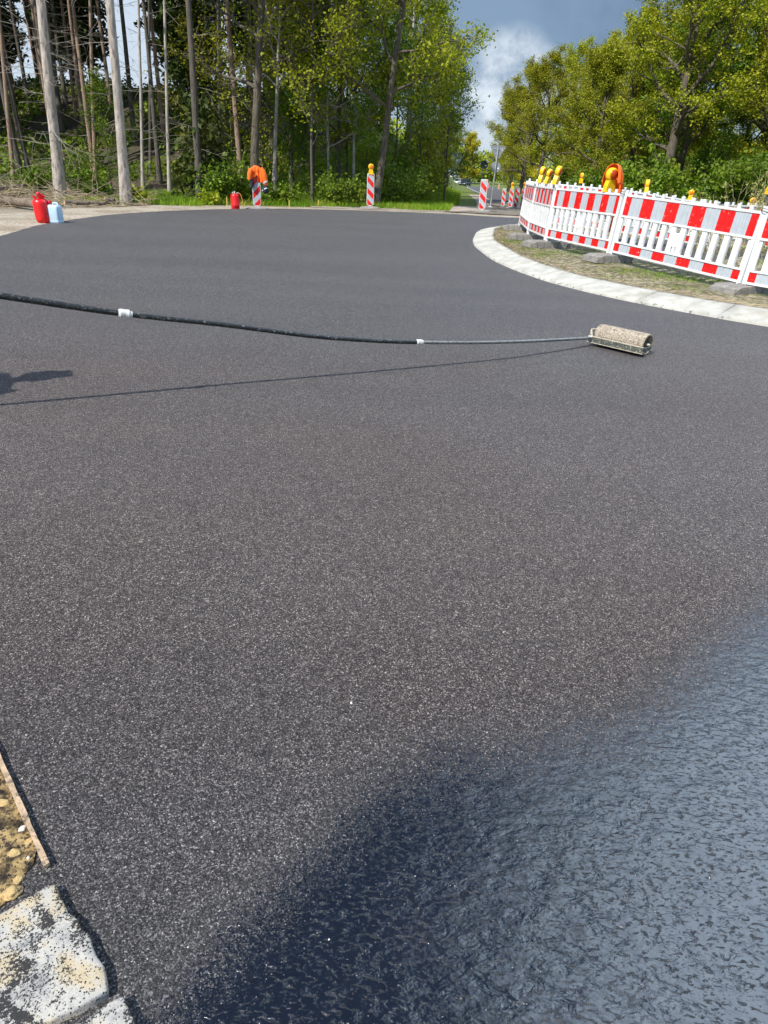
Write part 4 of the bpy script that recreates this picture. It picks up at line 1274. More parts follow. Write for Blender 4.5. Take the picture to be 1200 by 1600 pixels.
# ------------------------------------------------------------------ grit roller on its long pole
RC = Vector((1.985, 5.86, 0.09)); ax = Vector((0.674, -0.739, 0.0)).normalized(); nx_ = Vector((ax.y, -ax.x, 0.0))
rt_ = thing('paint_roller', 'long-poled hand roller with grit-caked drum lying on the fresh road surface', 'roller', (RC.x, RC.y, 0))
def rel(p): return Vector(p) - Vector((RC.x, RC.y, 0))
rm = Matrix((ax, nx_, Vector((0, 0, 1)))).transposed()   # local x along axle
drum = MB()
rot = rm @ Matrix.Rotation(R(90), 3, 'Y')
drum.lathe([(0.070, -0.235), (0.085, -0.233), (0.089, -0.22), (0.089, 0.22), (0.085, 0.233), (0.072, 0.235), (0.068, 0.20), (0.068, -0.20), (0.070, -0.235)], 40, 0, (0, 0, 0.089), rot, cap=False)
drum.build('drum', M_ROLLER, rt_)
MB().lathe([(0.010, -0.255), (0.010, 0.255)], 10, 0, (0, 0, 0.089), rot).build('axle', M_DUSTY, rt_)
fr = MB()
def loc(x, y, z): return rm @ Vector((x, y, 0)) + Vector((0, 0, z))
fr.box(loc(0.0, 0.118, 0.058), (0.53, 0.012, 0.046), 0, rm, 0.003)
fr.box(loc(-0.259, 0.055, 0.070), (0.012, 0.138, 0.040), 0, rm, 0.003)
fr.box(loc(0.259, 0.057, 0.068), (0.010, 0.134, 0.022), 0, rm, 0.003)
fr.build('frame', M_FRAME, rt_)
edge_ = MB(); edge_.box(loc(0.0, 0.118, 0.0835), (0.53, 0.018, 0.006), 0, rm, 0.001).box(loc(0.0, 0.118, 0.0325), (0.53, 0.018, 0.006), 0, rm, 0.001); edge_.build('frame_lip', M_DUSTY, rt_)
fr2 = MB()
fr2.tube([loc(-0.26, 0.09, 0.07), loc(-0.30, 0.03, 0.12), loc(-0.27, -0.03, 0.125), loc(-0.20, -0.06, 0.12)], 0.008, 8)
fr2.tube([loc(-0.30, 0.03, 0.12), loc(-0.24, 0.10, 0.08)], 0.006, 8)
fr2.build('bracket', M_DUSTY, rt_)
PP = [(1.735, 5.955, 0.072), (1.63, 5.86, 0.080), (0.92, 5.325, 0.141), (0.2, 4.905, 0.202), (-0.45, 4.54, 0.29), (-1.04, 4.205, 0.415), (-1.54, 3.92, 0.512), (-2.06, 3.61, 0.64), (-2.60, 3.29, 0.775), (-3.10, 2.99, 0.91), (-3.55, 2.72, 1.03)]
PP = [rel(p) for p in PP]
def sub(a, b): return [PP[i] for i in range(a, b + 1)]
MB().tube(catmull([tuple(p) for p in PP], 6)[0:19], 0.0130, 12).build('pole', M_POLEG, rt_)
q_ = MB(); q_.tube(catmull([tuple(p) for p in PP], 6)[18:], [0.0155] * 19 + [0.0175] * 24, 14); q_.build('pole', M_POLE, rt_)


def coupling(c, d, r, L):
    d = d.normalized(); q = d.to_track_quat('Z', 'Y').to_matrix(); m_ = MB()
    m_.lathe([(r * 0.8, -L * 0.62), (r * 0.85, -L / 2), (r * 1.02, -L / 2 + 0.002), (r * 1.02, -L * 0.36), (r, -L * 0.33), (r, L * 0.33), (r * 1.02, L * 0.36), (r * 1.02, L / 2 - 0.002), (r * 0.8, L / 2), (r * 0.78, L * 0.75)], 16, 0, c, q)
    m_.build('coupling', M_COUPL, rt_)


coupling(PP[3], PP[2] - PP[4], 0.021, 0.042)
coupling(PP[6], PP[5] - PP[7], 0.026, 0.055)
coupling(PP[0], PP[0] - PP[1], 0.017, 0.045)


# ------------------------------------------------------------------ barrier panels
def make_panel(Wd, label, loc_, ang, lean=0.0, group='red and white barrier panels around the island'):
    root = thing('construction_barrier', label, 'barrier', loc_, 0, group)
    f = MB(); e = 0.055
    for x in (e / 2, Wd - e / 2):
        f.box((x, 0, 0.5), (e, 0.045, 1.0), 0, None, 0.008)
        f.box((x, 0, -0.03), (0.035, 0.035, 0.10), 0)
    iw = Wd - 2 * e
    for z, h, t in ((0.975, 0.035, 0.050), (0.660, 0.030, 0.052), (0.258, 0.026, 0.052), (0.105, 0.032, 0.052)):
        f.box((Wd / 2, 0, z), (iw, t, h), 0, None, 0.005)
    pg = f; n = int(round(Wd / 0.2))
    for i in range(n + 1):
        x = e / 2 + (Wd - e) * i / n
        pg.box((x, 0, 1.021), (0.045, 0.032, 0.062), 0, None, 0.007)
    f.build('frame', M_WHITE, root)
    sl_ = MB(); n = int(round(iw / 0.185)); p = iw / n
    mid = n // 2
    for i in range(n + 1):
        x = e + p * i
        if i in (0, n): x = e + (0.022 if i == 0 else iw - 0.022)
        z0, z1 = 0.271, 0.645
        sl_.box((x, 0, (z0 + z1) / 2), (0.090 if 0 < i < n else 0.04, 0.024, z1 - z0), 0, None, 0.004)
        if 0 < i < n:
            for s_ in (-1, 0, 1): sl_.box((x + s_ * 0.035, 0, (z0 + z1) / 2), (0.016, 0.040, z1 - z0), 0)
    sl_.build('slats', M_WHITE, root)
    pl = MB(); xm = e + p * (mid + 0.5)
    pl.box((xm, 0, 0.455), (p - 0.085, 0.034, 0.19), 0, None, 0.006)
    pl.box((xm, 0, 0.535), (p - 0.11, 0.042, 0.012), 0)
    pl.box((xm, 0, 0.33), (0.05, 0.030, 0.118), 0, None, 0.005)
    pl.build('centre_plate', M_WHITE, root)

    def foil(nm, z0, z1, thick):
        b = MB(); k = 5; pt_ = iw / k; x = e; cells = []
        seq = [(0.25, 1)] + [(0.5, 0), (0.5, 1)] * (k - 1) + [(0.5, 0), (0.25, 1)]
        for w_, c_ in seq:
            cells.append((x, x + w_ * pt_, c_)); x += w_ * pt_
        for x0, x1, c_ in cells:
            m_ = 5 if x1 - x0 > pt_ * 0.4 else 3
            for j in range(m_):
                a = x0 + (x1 - x0) * j / m_ + 0.0015; d_ = x0 + (x1 - x0) * (j + 1) / m_ - 0.0015
                b.box(((a + d_) / 2, 0, (z0 + z1) / 2), (d_ - a, thick + (0.004 if j % 2 else 0.0), z1 - z0 - 0.004), c_)
            b.box(((x0 + x1) / 2, 0, (z0 + z1) / 2), (x1 - x0 - 0.001, thick - 0.004, z1 - z0 - 0.004), c_)
        b.build(nm, [M_RWHITE, M_RRED], root)
    foil('upper_sheeting', 0.675, 0.957, 0.026)
    foil('lower_sheeting', 0.121, 0.245, 0.026)
    wr = MB()
    wr.tube([Vector((Wd - 0.01 + 0.05 * math.cos(t), 0.05 * math.sin(t), 0.998 + 0.012 * math.sin(t * 2))) for t in np.linspace(0, 6.283, 15)], 0.0045, 6)
    wr.tube([Vector((Wd - 0.04, -0.03, 0.99)), Vector((Wd - 0.02, -0.045, 1.03)), Vector((Wd + 0.05, -0.04, 1.02)), Vector((Wd + 0.07, -0.02, 0.97))], 0.0045, 6)
    wr.build('coupling_wire', M_WIRE, root)
    root.rotation_euler = (lean, 0, ang)
    return root


def make_foot(label, loc_, ang):
    b = MB()
    prof_ = [(-0.41, 0.0), (0.41, 0.0), (0.41, 0.055), (0.36, 0.105), (-0.36, 0.105), (-0.41, 0.055)]
    rt = Matrix.Rotation(0, 3, 'Z')
    # body with cross grooves and carrying slots
    for i in range(6):
        x0 = -0.41 + 0.82 * i / 6 + 0.008; x1 = -0.41 + 0.82 * (i + 1) / 6 - 0.008
        h0 = 0.055 if i == 0 else 0.108; h1 = 0.055 if i == 5 else 0.108
        b.prism([(x0, 0.0), (x1, 0.0), (x1, h1), (x0, h0)], -0.19, 0.19)
    b.box((0, 0, 0.045), (0.80, 0.36, 0.075), 0)
    b.box((0, 0, 0.113), (0.10, 0.10, 0.016), 0, None, 0.004)
    o = b.build('barrier_foot', M_RUBBER)
    o.location = loc_; o.rotation_euler = (0, 0, ang)
    return tag(o, label, 'barrier foot', 'grey foot plates under the barriers')


FB = [(2.93, 17.6, 0.21), (2.70, 15.02, 0.21), (2.75, 13.42, 0.205), (3.36, 11.35, 0.20), (4.36, 8.93, 0.12), (5.45, 7.05, 0.12)]
PL = ['barrier panel at the far left tip of the front row, seen nearly edge-on', 'narrow-looking barrier panel second from the left tip, under the three upright yellow lamps',
      'slatted barrier panel left of the orange hooded lamp, seen at an angle', 'nearest complete barrier panel, wide with gravel showing between its slats', 'barrier panel cut off by the right edge of the photo']
FL = ['grey foot plate under the far left tip of the barrier row', 'grey foot plate under the joint below the three yellow lamps', 'grey foot plate left of the slatted panel by the pale kerb', 'grey foot plate at the joint under the orange hooded lamp', 'grey foot plate at the right end of the nearest complete panel', 'grey foot plate out at the right edge']
panels = []
for i in range(5):
    a, b = Vector(FB[i]), Vector(FB[i + 1]); d = b - a
    o = make_panel(d.length - 0.03, PL[i], (0, 0, 0), 0)
    xx = d.normalized(); ln = Vector((0.80, 0.60, 0)) * 0.085
    zz_ = (Vector((0, 0, 1)) + ln); zz_ = (zz_ - xx * zz_.dot(xx)).normalized(); yy_ = zz_.cross(xx)
    M = Matrix((xx, yy_, zz_ * 0.92)).transposed().to_4x4(); M.translation = a + xx * 0.015
    o.matrix_world = M
    panels.append((o, a, xx, zz_))
for i, p in enumerate(FB):
    a = Vector(FB[max(0, i - 1)]); b = Vector(FB[min(5, i + 1)]); d = b - a
    make_foot(FL[i], (p[0] + 0.03, p[1], max(island_z(p[0], p[1]), 0.06) if p[1] > 9 else 0.085), math.atan2(d.y, d.x) + R(90) + rng.uniform(-0.12, 0.12))
BBK = [(3.0, 17.7), (4.85, 16.05), (6.8, 15.9), (8.75, 16.4), (10.65, 17.1), (12.6, 17.4)]
BL = ['rear barrier panel closing the ring behind the three yellow lamps', 'rear barrier panel seen between the slats of the front row', 'rear barrier panel behind the wide near panel, left of the round-lens lamps', 'rear barrier panel carrying the round-lens lamps above the near panel', 'rear barrier panel at the far right in front of the dry weeds']
for i in range(5):
    a = Vector((*BBK[i], island_z(*BBK[i]) + 0.15)); b = Vector((*BBK[i + 1], island_z(*BBK[i + 1]) + 0.15)); d = b - a
    o = make_panel(d.length - 0.03, BL[i], (0, 0, 0), 0)
    xx = d.normalized(); zz_ = Vector((0, 0.03, 1)); zz_ = (zz_ - xx * zz_.dot(xx)).normalized(); yy_ = zz_.cross(xx)
    M = Matrix((xx, yy_, zz_ * 0.92)).transposed().to_4x4(); M.translation = a + xx * 0.015
    o.matrix_world = M
    panels.append((o, a, xx, zz_))
    make_foot('grey foot plate of the rear barrier row inside the island', (b.x, b.y, b.z - 0.13), math.atan2(d.y, d.x) + R(90))


# ------------------------------------------------------------------ warning lamps
def make_lamp(label, loc_, rz, s=1.0, tilt=(0, 0), lens_m=None, grp='yellow warning lamps'):
    root = thing('warning_lamp', label, 'warning lamp', loc_, 0, grp)
    b = MB()
    # battery case, wider at the foot
    b.prism([(-0.085, 0.0), (0.085, 0.0), (0.080, 0.09), (0.052, 0.175), (-0.052, 0.175), (-0.080, 0.09)], -0.042, 0.042)
    b.box((0, 0, 0.012), (0.178, 0.094, 0.020), 0, None, 0.004)
    b.build('battery_case', M_YELLOW, root)
    h = MB(); ry = Matrix.Rotation(R(90), 3, 'X')
    h.lathe([(0.070, -0.045), (0.092, -0.040), (0.097, -0.02), (0.097, 0.02), (0.092, 0.040), (0.070, 0.045)], 28, 0, (0, 0, 0.245), ry)
    h.build('lamp_housing', M_YELLOW, root)
    for s_ in (-1, 1):
        l = MB(); l.lathe([(0.074, 0.040), (0.070, 0.052), (0.045, 0.064), (0.015, 0.068)], 24, 0, (0, 0, 0.245), Matrix.Rotation(R(90) * s_, 3, 'X'))
        l.build('lens', lens_m or M_AMBER, root)
    MB().box((0, 0, -0.085), (0.05, 0.03, 0.18), 0, None, 0.004).build('bracket', M_WIRE, root)
    root.rotation_euler = (tilt[0], tilt[1], rz); root.scale = (s, s, s)
    return root


def on_panel(i, t, back=0.0):
    o, a, xx, zz_ = panels[i]; L = Vector(FB[i + 1]) - Vector(FB[i]) if i < 5 else Vector((*BBK[i - 4], 0)) - Vector((*BBK[i - 5], 0))
    return a + xx * (L.length * t) + zz_ * 0.965 + Vector((back * 0.8, back * 0.6, 0))


lp = on_panel(1, 0.12); make_lamp('upright yellow lamp seen edge-on, leftmost of the three on the barrier', lp, R(64), 0.86, (R(9), 0), M_AMBERRED)
lp = on_panel(1, 0.50); make_lamp('shorter yellow lamp between two taller ones on the barrier', lp, R(50), 0.74, (R(12), 0), M_AMBERRED)
lp = on_panel(1, 0.90); make_lamp('upright yellow lamp, tallest and rightmost of the three on the barrier', lp, R(62), 0.90, (R(11), 0), M_AMBERRED)
lp = on_panel(2, 0.76, 0.05); HL = lp; make_lamp('big yellow lamp under the orange hood', lp + Vector((0, 0, -0.05)), R(28), 1.02, (R(4), 0), M_AMBERRED)
lp = on_panel(5, 0.55); make_lamp('small yellow lamp behind the slatted panel, left of the orange hood', lp, R(100), 0.62)
lp = on_panel(3, 0.05, 0.35); make_lamp('small tilted yellow lamp at the joint right of the orange hood', lp + Vector((0.1, 0.3, -0.06)), R(75), 0.66, (0, R(14)), M_AMBERRED)
lp = on_panel(7, 0.62) + Vector((0, 0, 0.17)); make_lamp('round-lens yellow lamp on the rear row, left of the pair over the near panel', lp, R(-12), 1.05, (0, R(4)), M_AMBERRED)
lp = on_panel(8, 0.55) + Vector((0, 0, 0.17)); make_lamp('round-lens yellow lamp leaning right over the near panel', lp, R(-28), 1.05, (0, R(9)), M_AMBERRED)

# orange hood: open-fronted cloth dome over the big lamp, with a tail hanging down the rear
def hood(label, base, s, face):
    nu, nv = 40, 16; v = []
    from mathutils import noise as mn
    for i in range(nu + 1):
        u = i / nu; ang = face + R(62) + u * R(236)
        for j in range(nv + 1):
            q = j / nv; phi = q * R(88)
            r_ = 0.165 * math.sin(phi) ** 0.72 + 0.004; z = 0.415 - 0.03 * q - 0.27 * (1 - math.cos(phi)) ** 1.05
            edge_ = min(u, 1 - u)
            z -= 0.05 * q * max(0, 0.5 - abs(u - 0.72)) * 2 + 0.10 * q ** 2 * (0.5 - abs(u - 0.5)) * 2
            k = 1 + 0.13 * mn.noise(Vector((u * 9, q * 2.4, 3.1))) + 0.06 * math.sin(u * 31) * q
            v.append(((r_ * k) * math.cos(ang) * s, (r_ * k) * math.sin(ang) * s * 0.9, z * s))
    f = [(i * (nv + 1) + j, (i + 1) * (nv + 1) + j, (i + 1) * (nv + 1) + j + 1, i * (nv + 1) + j + 1) for i in range(nu) for j in range(nv)]
    me = bpy.data.meshes.new('orange_hood'); me.from_pydata(v, [], f); me.materials.append(M_ORANGE)
    me.polygons.foreach_set('use_smooth', [True] * len(f)); me.update()
    o = link('orange_hood', me); o.location = base
    md = o.modifiers.new('thick', 'SOLIDIFY'); md.thickness = 0.008
    return tag(o, label, 'cloth hood')


hood('bright orange cloth hood pulled over the big yellow lamp', HL + Vector((0.045, 0.035, -0.035)), 0.92, R(-135))


def ribbon(name, pts, w, m, label, cat, parent=None, wdir=Vector((1, 0, 0))):
    b = MB(); v = []
    for i, p in enumerate(pts):
        ww = w * (1 + 0.2 * math.sin(i * 2.1)); p = Vector(p)
        for a, c in ((-1, -1), (1, -1), (1, 1), (-1, 1)): v.append(p + wdir * (a * ww / 2) + Vector((0, 1, 0)) * c * 0.004)
    n = len(pts)
    b.add(v, [(i * 4 + j, i * 4 + (j + 1) % 4, (i + 1) * 4 + (j + 1) % 4, (i + 1) * 4 + j) for i in range(n - 1) for j in range(4)] + [(3, 2, 1, 0), tuple((n - 1) * 4 + j for j in range(4))], 0, True)
    o = b.build(name, m, parent)
    return tag(o, label, cat) if parent is None else o


t0 = HL + Vector((0.17, 0.06, 0.18))
ribbon('orange_strap', [t0, t0 + Vector((0.03, 0.0, -0.15)), t0 + Vector((0.02, 0.0, -0.35)), t0 + Vector((0.03, 0.01, -0.60)), t0 + Vector((0.0, 0.0, -0.82))], 0.085, M_ORANGE, 'orange cloth strip hanging from the hood behind the slats', 'cloth strip')


# ------------------------------------------------------------------ beacon boards
def clip(poly, inside, cross):
    o = []
    for i in range(len(poly)):
        a, b = poly[i - 1], poly[i]
        ia, ib = inside(a), inside(b)
        if ib:
            if not ia: o.append(cross(a, b))
            o.append(b)
        elif ia: o.append(cross(a, b))
    return o


def make_beacon(label, loc_, rz, slope=1, h=1.0, foot=True, s=1.0):
    root = thing('beacon_board', label, 'beacon board', loc_, rz, 'red and white beacon boards')
    root.scale = (s, s, s)
    z0, z1, hw = 0.10, 0.10 + h, 0.125
    outer = [(-0.07, z0), (0.0, z0 - 0.035), (0.07, z0), (hw, z0 + 0.05), (hw, z1 - 0.015), (hw - 0.015, z1), (-hw + 0.015, z1), (-hw, z1 - 0.015), (-hw, z0 + 0.05)]
    b = MB(); b.prism(outer, -0.022, 0.022); b.prism([(-0.02, 0.0), (0.02, 0.0), (0.02, z0), (-0.02, z0)], -0.02, 0.02)
    b.build('board', M_WHITE, root)
    iw = hw - 0.014; face = [(-0.06, z0 + 0.015), (0.06, z0 + 0.015), (iw, z0 + 0.06), (iw, z1 - 0.03), (-iw, z1 - 0.03), (-iw, z0 + 0.06)]
    red = MB(); wh = MB()
    per = 0.36
    for k in range(-1, 5):
        lo = z0 - 0.06 + k * per
        for (a0, a1, tgt) in ((lo, lo + per / 2, red), (lo + per / 2, lo + per, wh)):
            g = lambda p: p[1] + slope * p[0] * 1.0
            P_ = clip(face, lambda p: g(p) >= a0, lambda p, q: tuple(np.array(p) + (np.array(q) - np.array(p)) * ((a0 - g(p)) / (g(q) - g(p)))))
            if len(P_) >= 3: P_ = clip(P_, lambda p: g(p) <= a1, lambda p, q: tuple(np.array(p) + (np.array(q) - np.array(p)) * ((a1 - g(p)) / (g(q) - g(p)))))
            if len(P_) >= 3:
                tgt.prism(P_, -0.0255, -0.0225); tgt.prism(P_, 0.0225, 0.0255)
    red.build('red_stripes', M_RRED, root); wh.build('white_stripes', M_RWHITE, root)
    if foot:
        f = MB(); f.lathe([(0.36, 0.0), (0.37, 0.03), (0.33, 0.055), (0.12, 0.08), (0.05, 0.09)], 18)
        o = f.build('foot_plate', M_RUBBER, root); o.scale = (1, 0.62, 1)
    return root


p = gp(578, 325, 0); make_beacon('lone beacon board with a yellow lamp on top, on the far shoulder beside the grass', (p.x, p.y, -0.02), R(6), 1, 1.03)
make_lamp('yellow lamp with amber lens on the lone board beside the grass', (p.x, p.y, 1.08), R(8), 0.98)
p = gp(752, 334, -0.08); make_beacon('beacon board without lamp standing left of the triangular sign', (p.x, p.y, T(p.x, p.y) + 0.01), R(-10), 1, 1.0)
p2 = gp(402, 326, 0); make_beacon('beacon board hung with an orange work jacket', (p2.x, p2.y, -0.02), R(12), -1, 1.0)
BC = [(786, 318, 1.0, 0, 'short beacon board just right of the triangular sign pole'), (797, 324, 1.0, 1, 'beacon board with lamp, middle one of those by the left end of the barriers'), (805, 329, 1.0, 0, 'beacon board without lamp tucked in front of the lamp-topped pair'), (815, 331, 1.0, 1, 'lamp-topped beacon board touching the left tip of the barrier row'), (824, 326, 1.0, 1, 'lamp-topped beacon board half hidden behind the left tip of the barrier row'),
      (798, 316, 0.95, 1, 'farther lamp-topped beacon board behind the middle ones'), (757, 308, 0.95, 0, 'beacon board half hidden behind the triangular sign pole'), (763, 294, 0.9, 0, 'far beacon board on the old road left of the round sign'), (779, 296, 0.9, 0, 'far beacon board on the old road right of the round sign')]
for bx, by, h, lampy, lab in BC:
    yy_ = {786: 49, 797: 46, 805: 42.5, 815: 44, 824: 46, 798: 56, 757: 68}.get(bx)
    if yy_: q = at(bx, by, yy_); z = T(q.x, q.y)
    else:
        z = -0.1
        for _ in range(25): q = gp(bx, by, z); z = 0.5 * z + 0.5 * T(q.x, q.y)
    make_beacon(lab, (q.x, q.y, z + 0.02), R(-22), 1, h)
    if lampy: make_lamp('yellow lamp on top of a beacon board by the barrier tip', (q.x, q.y, z + 0.1 + h + 0.02), R(-14), 1.0, (0, 0), None, 'lamps on the boards by the barrier tip')
# lamps on boards across the island, only their tops clear the barriers
for bx, by, yy, lab in ((1080, 303, 27, 'small far lamp seen between the two round-lens lamps'), (1176, 316, 24, 'small far lamp among the dry weeds near the right edge')):
    q = at(bx, by, yy); zb = T(q.x, q.y) if False else -0.05
    make_beacon('beacon board across the island under the far lamp ' + ('between the round-lens lamps' if bx < 1100 else 'in the dry weeds'), (q.x, q.y, q.z - 0.2 - 1.12), R(-20), 1, 1.0)
    make_lamp(lab, (q.x, q.y, q.z - 0.2), R(-20), 1.0)


# jacket draped over the board
def drape(name, x0, x1, ridge, hem_f, hem_b, thick, m, parent, seed=1, nu=36, nv=22):
    from mathutils import noise as mn
    v = []
    for i in range(nu + 1):
        u = i / nu; x = x0 + (x1 - x0) * u
        rz_ = ridge(u); hf = hem_f(u); hb = hem_b(u)
        for j in range(nv + 1):
            q = j / nv * 2 - 1; s_ = abs(q); side = -1 if q < 0 else 1
            hem = hf if side < 0 else hb
            z = rz_ - (rz_ - hem) * max(0, (s_ - 0.12) / 0.88) ** 1.05 - 0.02 * min(1, s_ / 0.12)
            y = side * thick * min(1, s_ / 0.12) ** 0.6 * (1 + 0.5 * s_)
            w_ = mn.noise(Vector((x * 14, s_ * 3 + side, seed))) * 0.035 * min(1, s_ * 2) + 0.018 * math.sin(x * 55 + side) * s_
            v.append((x + 0.03 * mn.noise(Vector((x * 4, z * 7, seed + 5))), y + side * w_, z + 0.02 * mn.noise(Vector((x * 11, 0, seed + 2)))))
    f = [(i * (nv + 1) + j, (i + 1) * (nv + 1) + j, (i + 1) * (nv + 1) + j + 1, i * (nv + 1) + j + 1) for i in range(nu) for j in range(nv)]
    me = bpy.data.meshes.new(name); me.from_pydata(v, [], f); me.materials.append(m)
    me.polygons.foreach_set('use_smooth', [True] * len(f)); me.update()
    o = link(name, me, parent); md = o.modifiers.new('thick', 'SOLIDIFY'); md.thickness = 0.008
    return o


jk = thing('work_jacket', 'orange hi-vis work jacket with dark lining slung over a beacon board', 'jacket', (p2.x + 0.02, p2.y, -0.02), R(12))
drape('body', -0.24, 0.22, lambda u: 1.02 + 0.21 * math.sin(math.pi * (0.12 + 0.8 * u)), lambda u: 0.92 - 0.05 * math.sin(u * 9) if u < 0.62 else 0.78, lambda u: 0.82, 0.055, M_ORANGE, jk, 3)
sl1 = MB(); sl1.tube([(0.13, -0.09, 1.16), (0.20, -0.12, 1.05), (0.25, -0.12, 0.88), (0.27, -0.11, 0.70)], [0.075, 0.085, 0.08, 0.07], 14); sl1.build('sleeve', M_ORANGE, jk)
sl2 = MB(); sl2.tube([(-0.16, -0.08, 1.12), (-0.21, -0.10, 1.0), (-0.22, -0.10, 0.84)], [0.07, 0.075, 0.06], 14); sl2.build('sleeve', M_ORANGE, jk)
cf = MB(); cf.tube([(0.27, -0.11, 0.69), (0.24, -0.13, 0.60), (0.22, -0.14, 0.50)], [0.075, 0.085, 0.07], 14); cf.tube([(0.20, -0.12, 0.50), (0.29, -0.13, 0.54), (0.34, -0.12, 0.56)], [0.06, 0.07, 0.05], 12); cf.build('dark_lining', M_NAVY, jk)
cf = MB(); cf.tube([(-0.17, -0.09, 0.86), (-0.15, -0.09, 0.72), (-0.16, -0.09, 0.62)], [0.055, 0.06, 0.045], 12); cf.build('dark_lining', M_NAVY, jk)
tp = MB(); tp.tube([(0.236, -0.12, 0.81), (0.264, -0.12, 0.77)], [0.087, 0.085], 14, cap=False); tp.build('reflective_band', M_SILVER, jk)
tp = MB(); tp.tube([(0.15, -0.145, 0.54), (0.24, -0.205, 0.60), (0.30, -0.19, 0.62)], [0.018, 0.022, 0.018], 8); tp.build('reflective_band', M_SILVER, jk)

# ------------------------------------------------------------------ bottles and cans at the left
g = gp(69, 347, 0)
gb = thing('gas_bottle', 'red gas bottle with collar guard standing beside a pale blue jerrycan', 'gas bottle', (g.x, g.y, -0.012))
MB().lathe([(0.105, 0.012), (0.135, 0.03), (0.150, 0.07), (0.152, 0.12), (0.152, 0.36), (0.148, 0.40), (0.130, 0.435), (0.095, 0.458), (0.05, 0.468), (0.03, 0.47)], 32).build('cylinder', M_GASRED, gb)
b = MB(); b.lathe([(0.118, 0.0), (0.122, 0.0), (0.130, 0.045), (0.125, 0.045), (0.118, 0.0)], 32, cap=False); b.build('foot_ring', M_GASRED, gb)
b = MB()
for k in range(3):
    a0 = k * 2.094 + 0.3
    vs = []
    for i in range(9):
        a = a0 + 1.45 * i / 8; ztop = 0.545 if 1 < i < 7 else 0.515
        for r_, z in ((0.098, 0.45), (0.102, 0.45), (0.104, ztop), (0.100, ztop)): vs.append((r_ * math.cos(a), r_ * math.sin(a), z))
    b.add(vs, [(i * 4 + j, i * 4 + (j + 1) % 4, (i + 1) * 4 + (j + 1) % 4, (i + 1) * 4 + j) for i in range(8) for j in range(4)] + [(3, 2, 1, 0), (32, 33, 34, 35)], 0)
b.build('collar_guard', M_GASRED, gb)
MB().lathe([(0.03, 0.465), (0.032, 0.50), (0.040, 0.505), (0.042, 0.565), (0.036, 0.585), (0.02, 0.59)], 20).build('valve_cap', M_REDP, gb)
MB().box((0.10, -0.02, 0.50), (0.06, 0.025, 0.03), 0, None, 0.006).box((-0.10, -0.03, 0.50), (0.05, 0.025, 0.03), 0, None, 0.006).build('valve_arms', M_GASRED, gb)
bpy.context.view_layer.update()
gb.rotation_euler = (0, R(-2), 0.4)
j = gp(92, 347, 0)
jc = thing('jerrycan', 'pale blue plastic jerrycan with red screw cap beside the red gas bottle', 'jerrycan', (j.x, j.y - 0.12, -0.012), R(-14))
b = MB()
n = 20; vs = []
def rrect(hx, hy, z, r_):
    o = []
    for k in range(n):
        t = 2 * math.pi * (k + 0.5) / n; c_, s_ = math.cos(t), math.sin(t); pw = 0.35
        o.append((hx * math.copysign(abs(c_) ** pw, c_), hy * math.copysign(abs(s_) ** pw, s_), z))
    return o
secs = [(0.125, 0.085, 0.0), (0.140, 0.098, 0.015), (0.142, 0.10, 0.05), (0.138, 0.097, 0.06), (0.142, 0.10, 0.07), (0.142, 0.10, 0.29), (0.138, 0.096, 0.325), (0.120, 0.080, 0.350), (0.09, 0.055, 0.356)]
for s_ in secs: vs += rrect(*s_, 0.03)
b.add(vs, [(i * n + k, i * n + (k + 1) % n, (i + 1) * n + (k + 1) % n, (i + 1) * n + k) for i in range(len(secs) - 1) for k in range(n)] + [list(range(n))[::-1], [(len(secs) - 1) * n + k for k in range(n)]], 0, True)
b.build('body', M_BLUEP, jc)
MB().tube([(-0.01, 0, 0.345), (0.0, 0, 0.385), (0.03, 0, 0.395), (0.09, 0, 0.388), (0.115, 0, 0.345)], [0.016, 0.017, 0.017, 0.017, 0.016], 12).build('handle', M_BLUEP, jc)
MB().lathe([(0.034, 0.35), (0.034, 0.375), (0.042, 0.378), (0.042, 0.425), (0.036, 0.432)], 18, 0, (-0.082, 0, 0)).build('screw_cap', M_REDP, jc)
c = gp(368, 326, 0)
cn = thing('canister', 'red pressure canister with thin orange hose beside the yellow lath', 'canister', (c.x, c.y, -0.012), 0.3)
MB().lathe([(0.115, 0.0), (0.128, 0.012), (0.130, 0.10), (0.133, 0.105), (0.130, 0.11), (0.130, 0.36), (0.122, 0.40), (0.09, 0.425), (0.04, 0.435)], 28).build('tank', M_GASRED, cn)
b = MB(); b.tube([(-0.07, 0, 0.42), (-0.07, 0, 0.46), (-0.03, 0, 0.47)], 0.012, 8); b.tube([(0.07, 0, 0.42), (0.07, 0, 0.455), (0.11, 0, 0.46)], 0.012, 8); b.lathe([(0.022, 0.43), (0.022, 0.49), (0.014, 0.50)], 12); b.build('fittings', M_GALV, cn)
MB().tube([(0.11, 0, 0.455), (0.17, -0.02, 0.42), (0.21, -0.03, 0.30), (0.235, -0.03, 0.16), (0.25, -0.03, 0.02)], 0.011, 8).build('hose', M_HOSE, cn)
for bx, by, h, lab in ((355, 324, 0.36, 'thin yellow lath stuck upright beside the red canister'), (452, 323, 0.25, 'short yellow lath in the verge below the golden-leaved stem'), (497, 322, 0.25, 'short leaning yellow lath in the verge left of the lone board')):
    q = gp(bx, by, 0); o = MB().box((0, 0, h / 2), (0.028, 0.014, h), 0, None, 0.003).build('marker_lath', M_LATH); o.location = (q.x, q.y, T(q.x, q.y) - 0.02); o.rotation_euler = (0, R(5 if bx > 480 else 0), 0.3); tag(o, lab, 'lath', 'yellow marker laths')

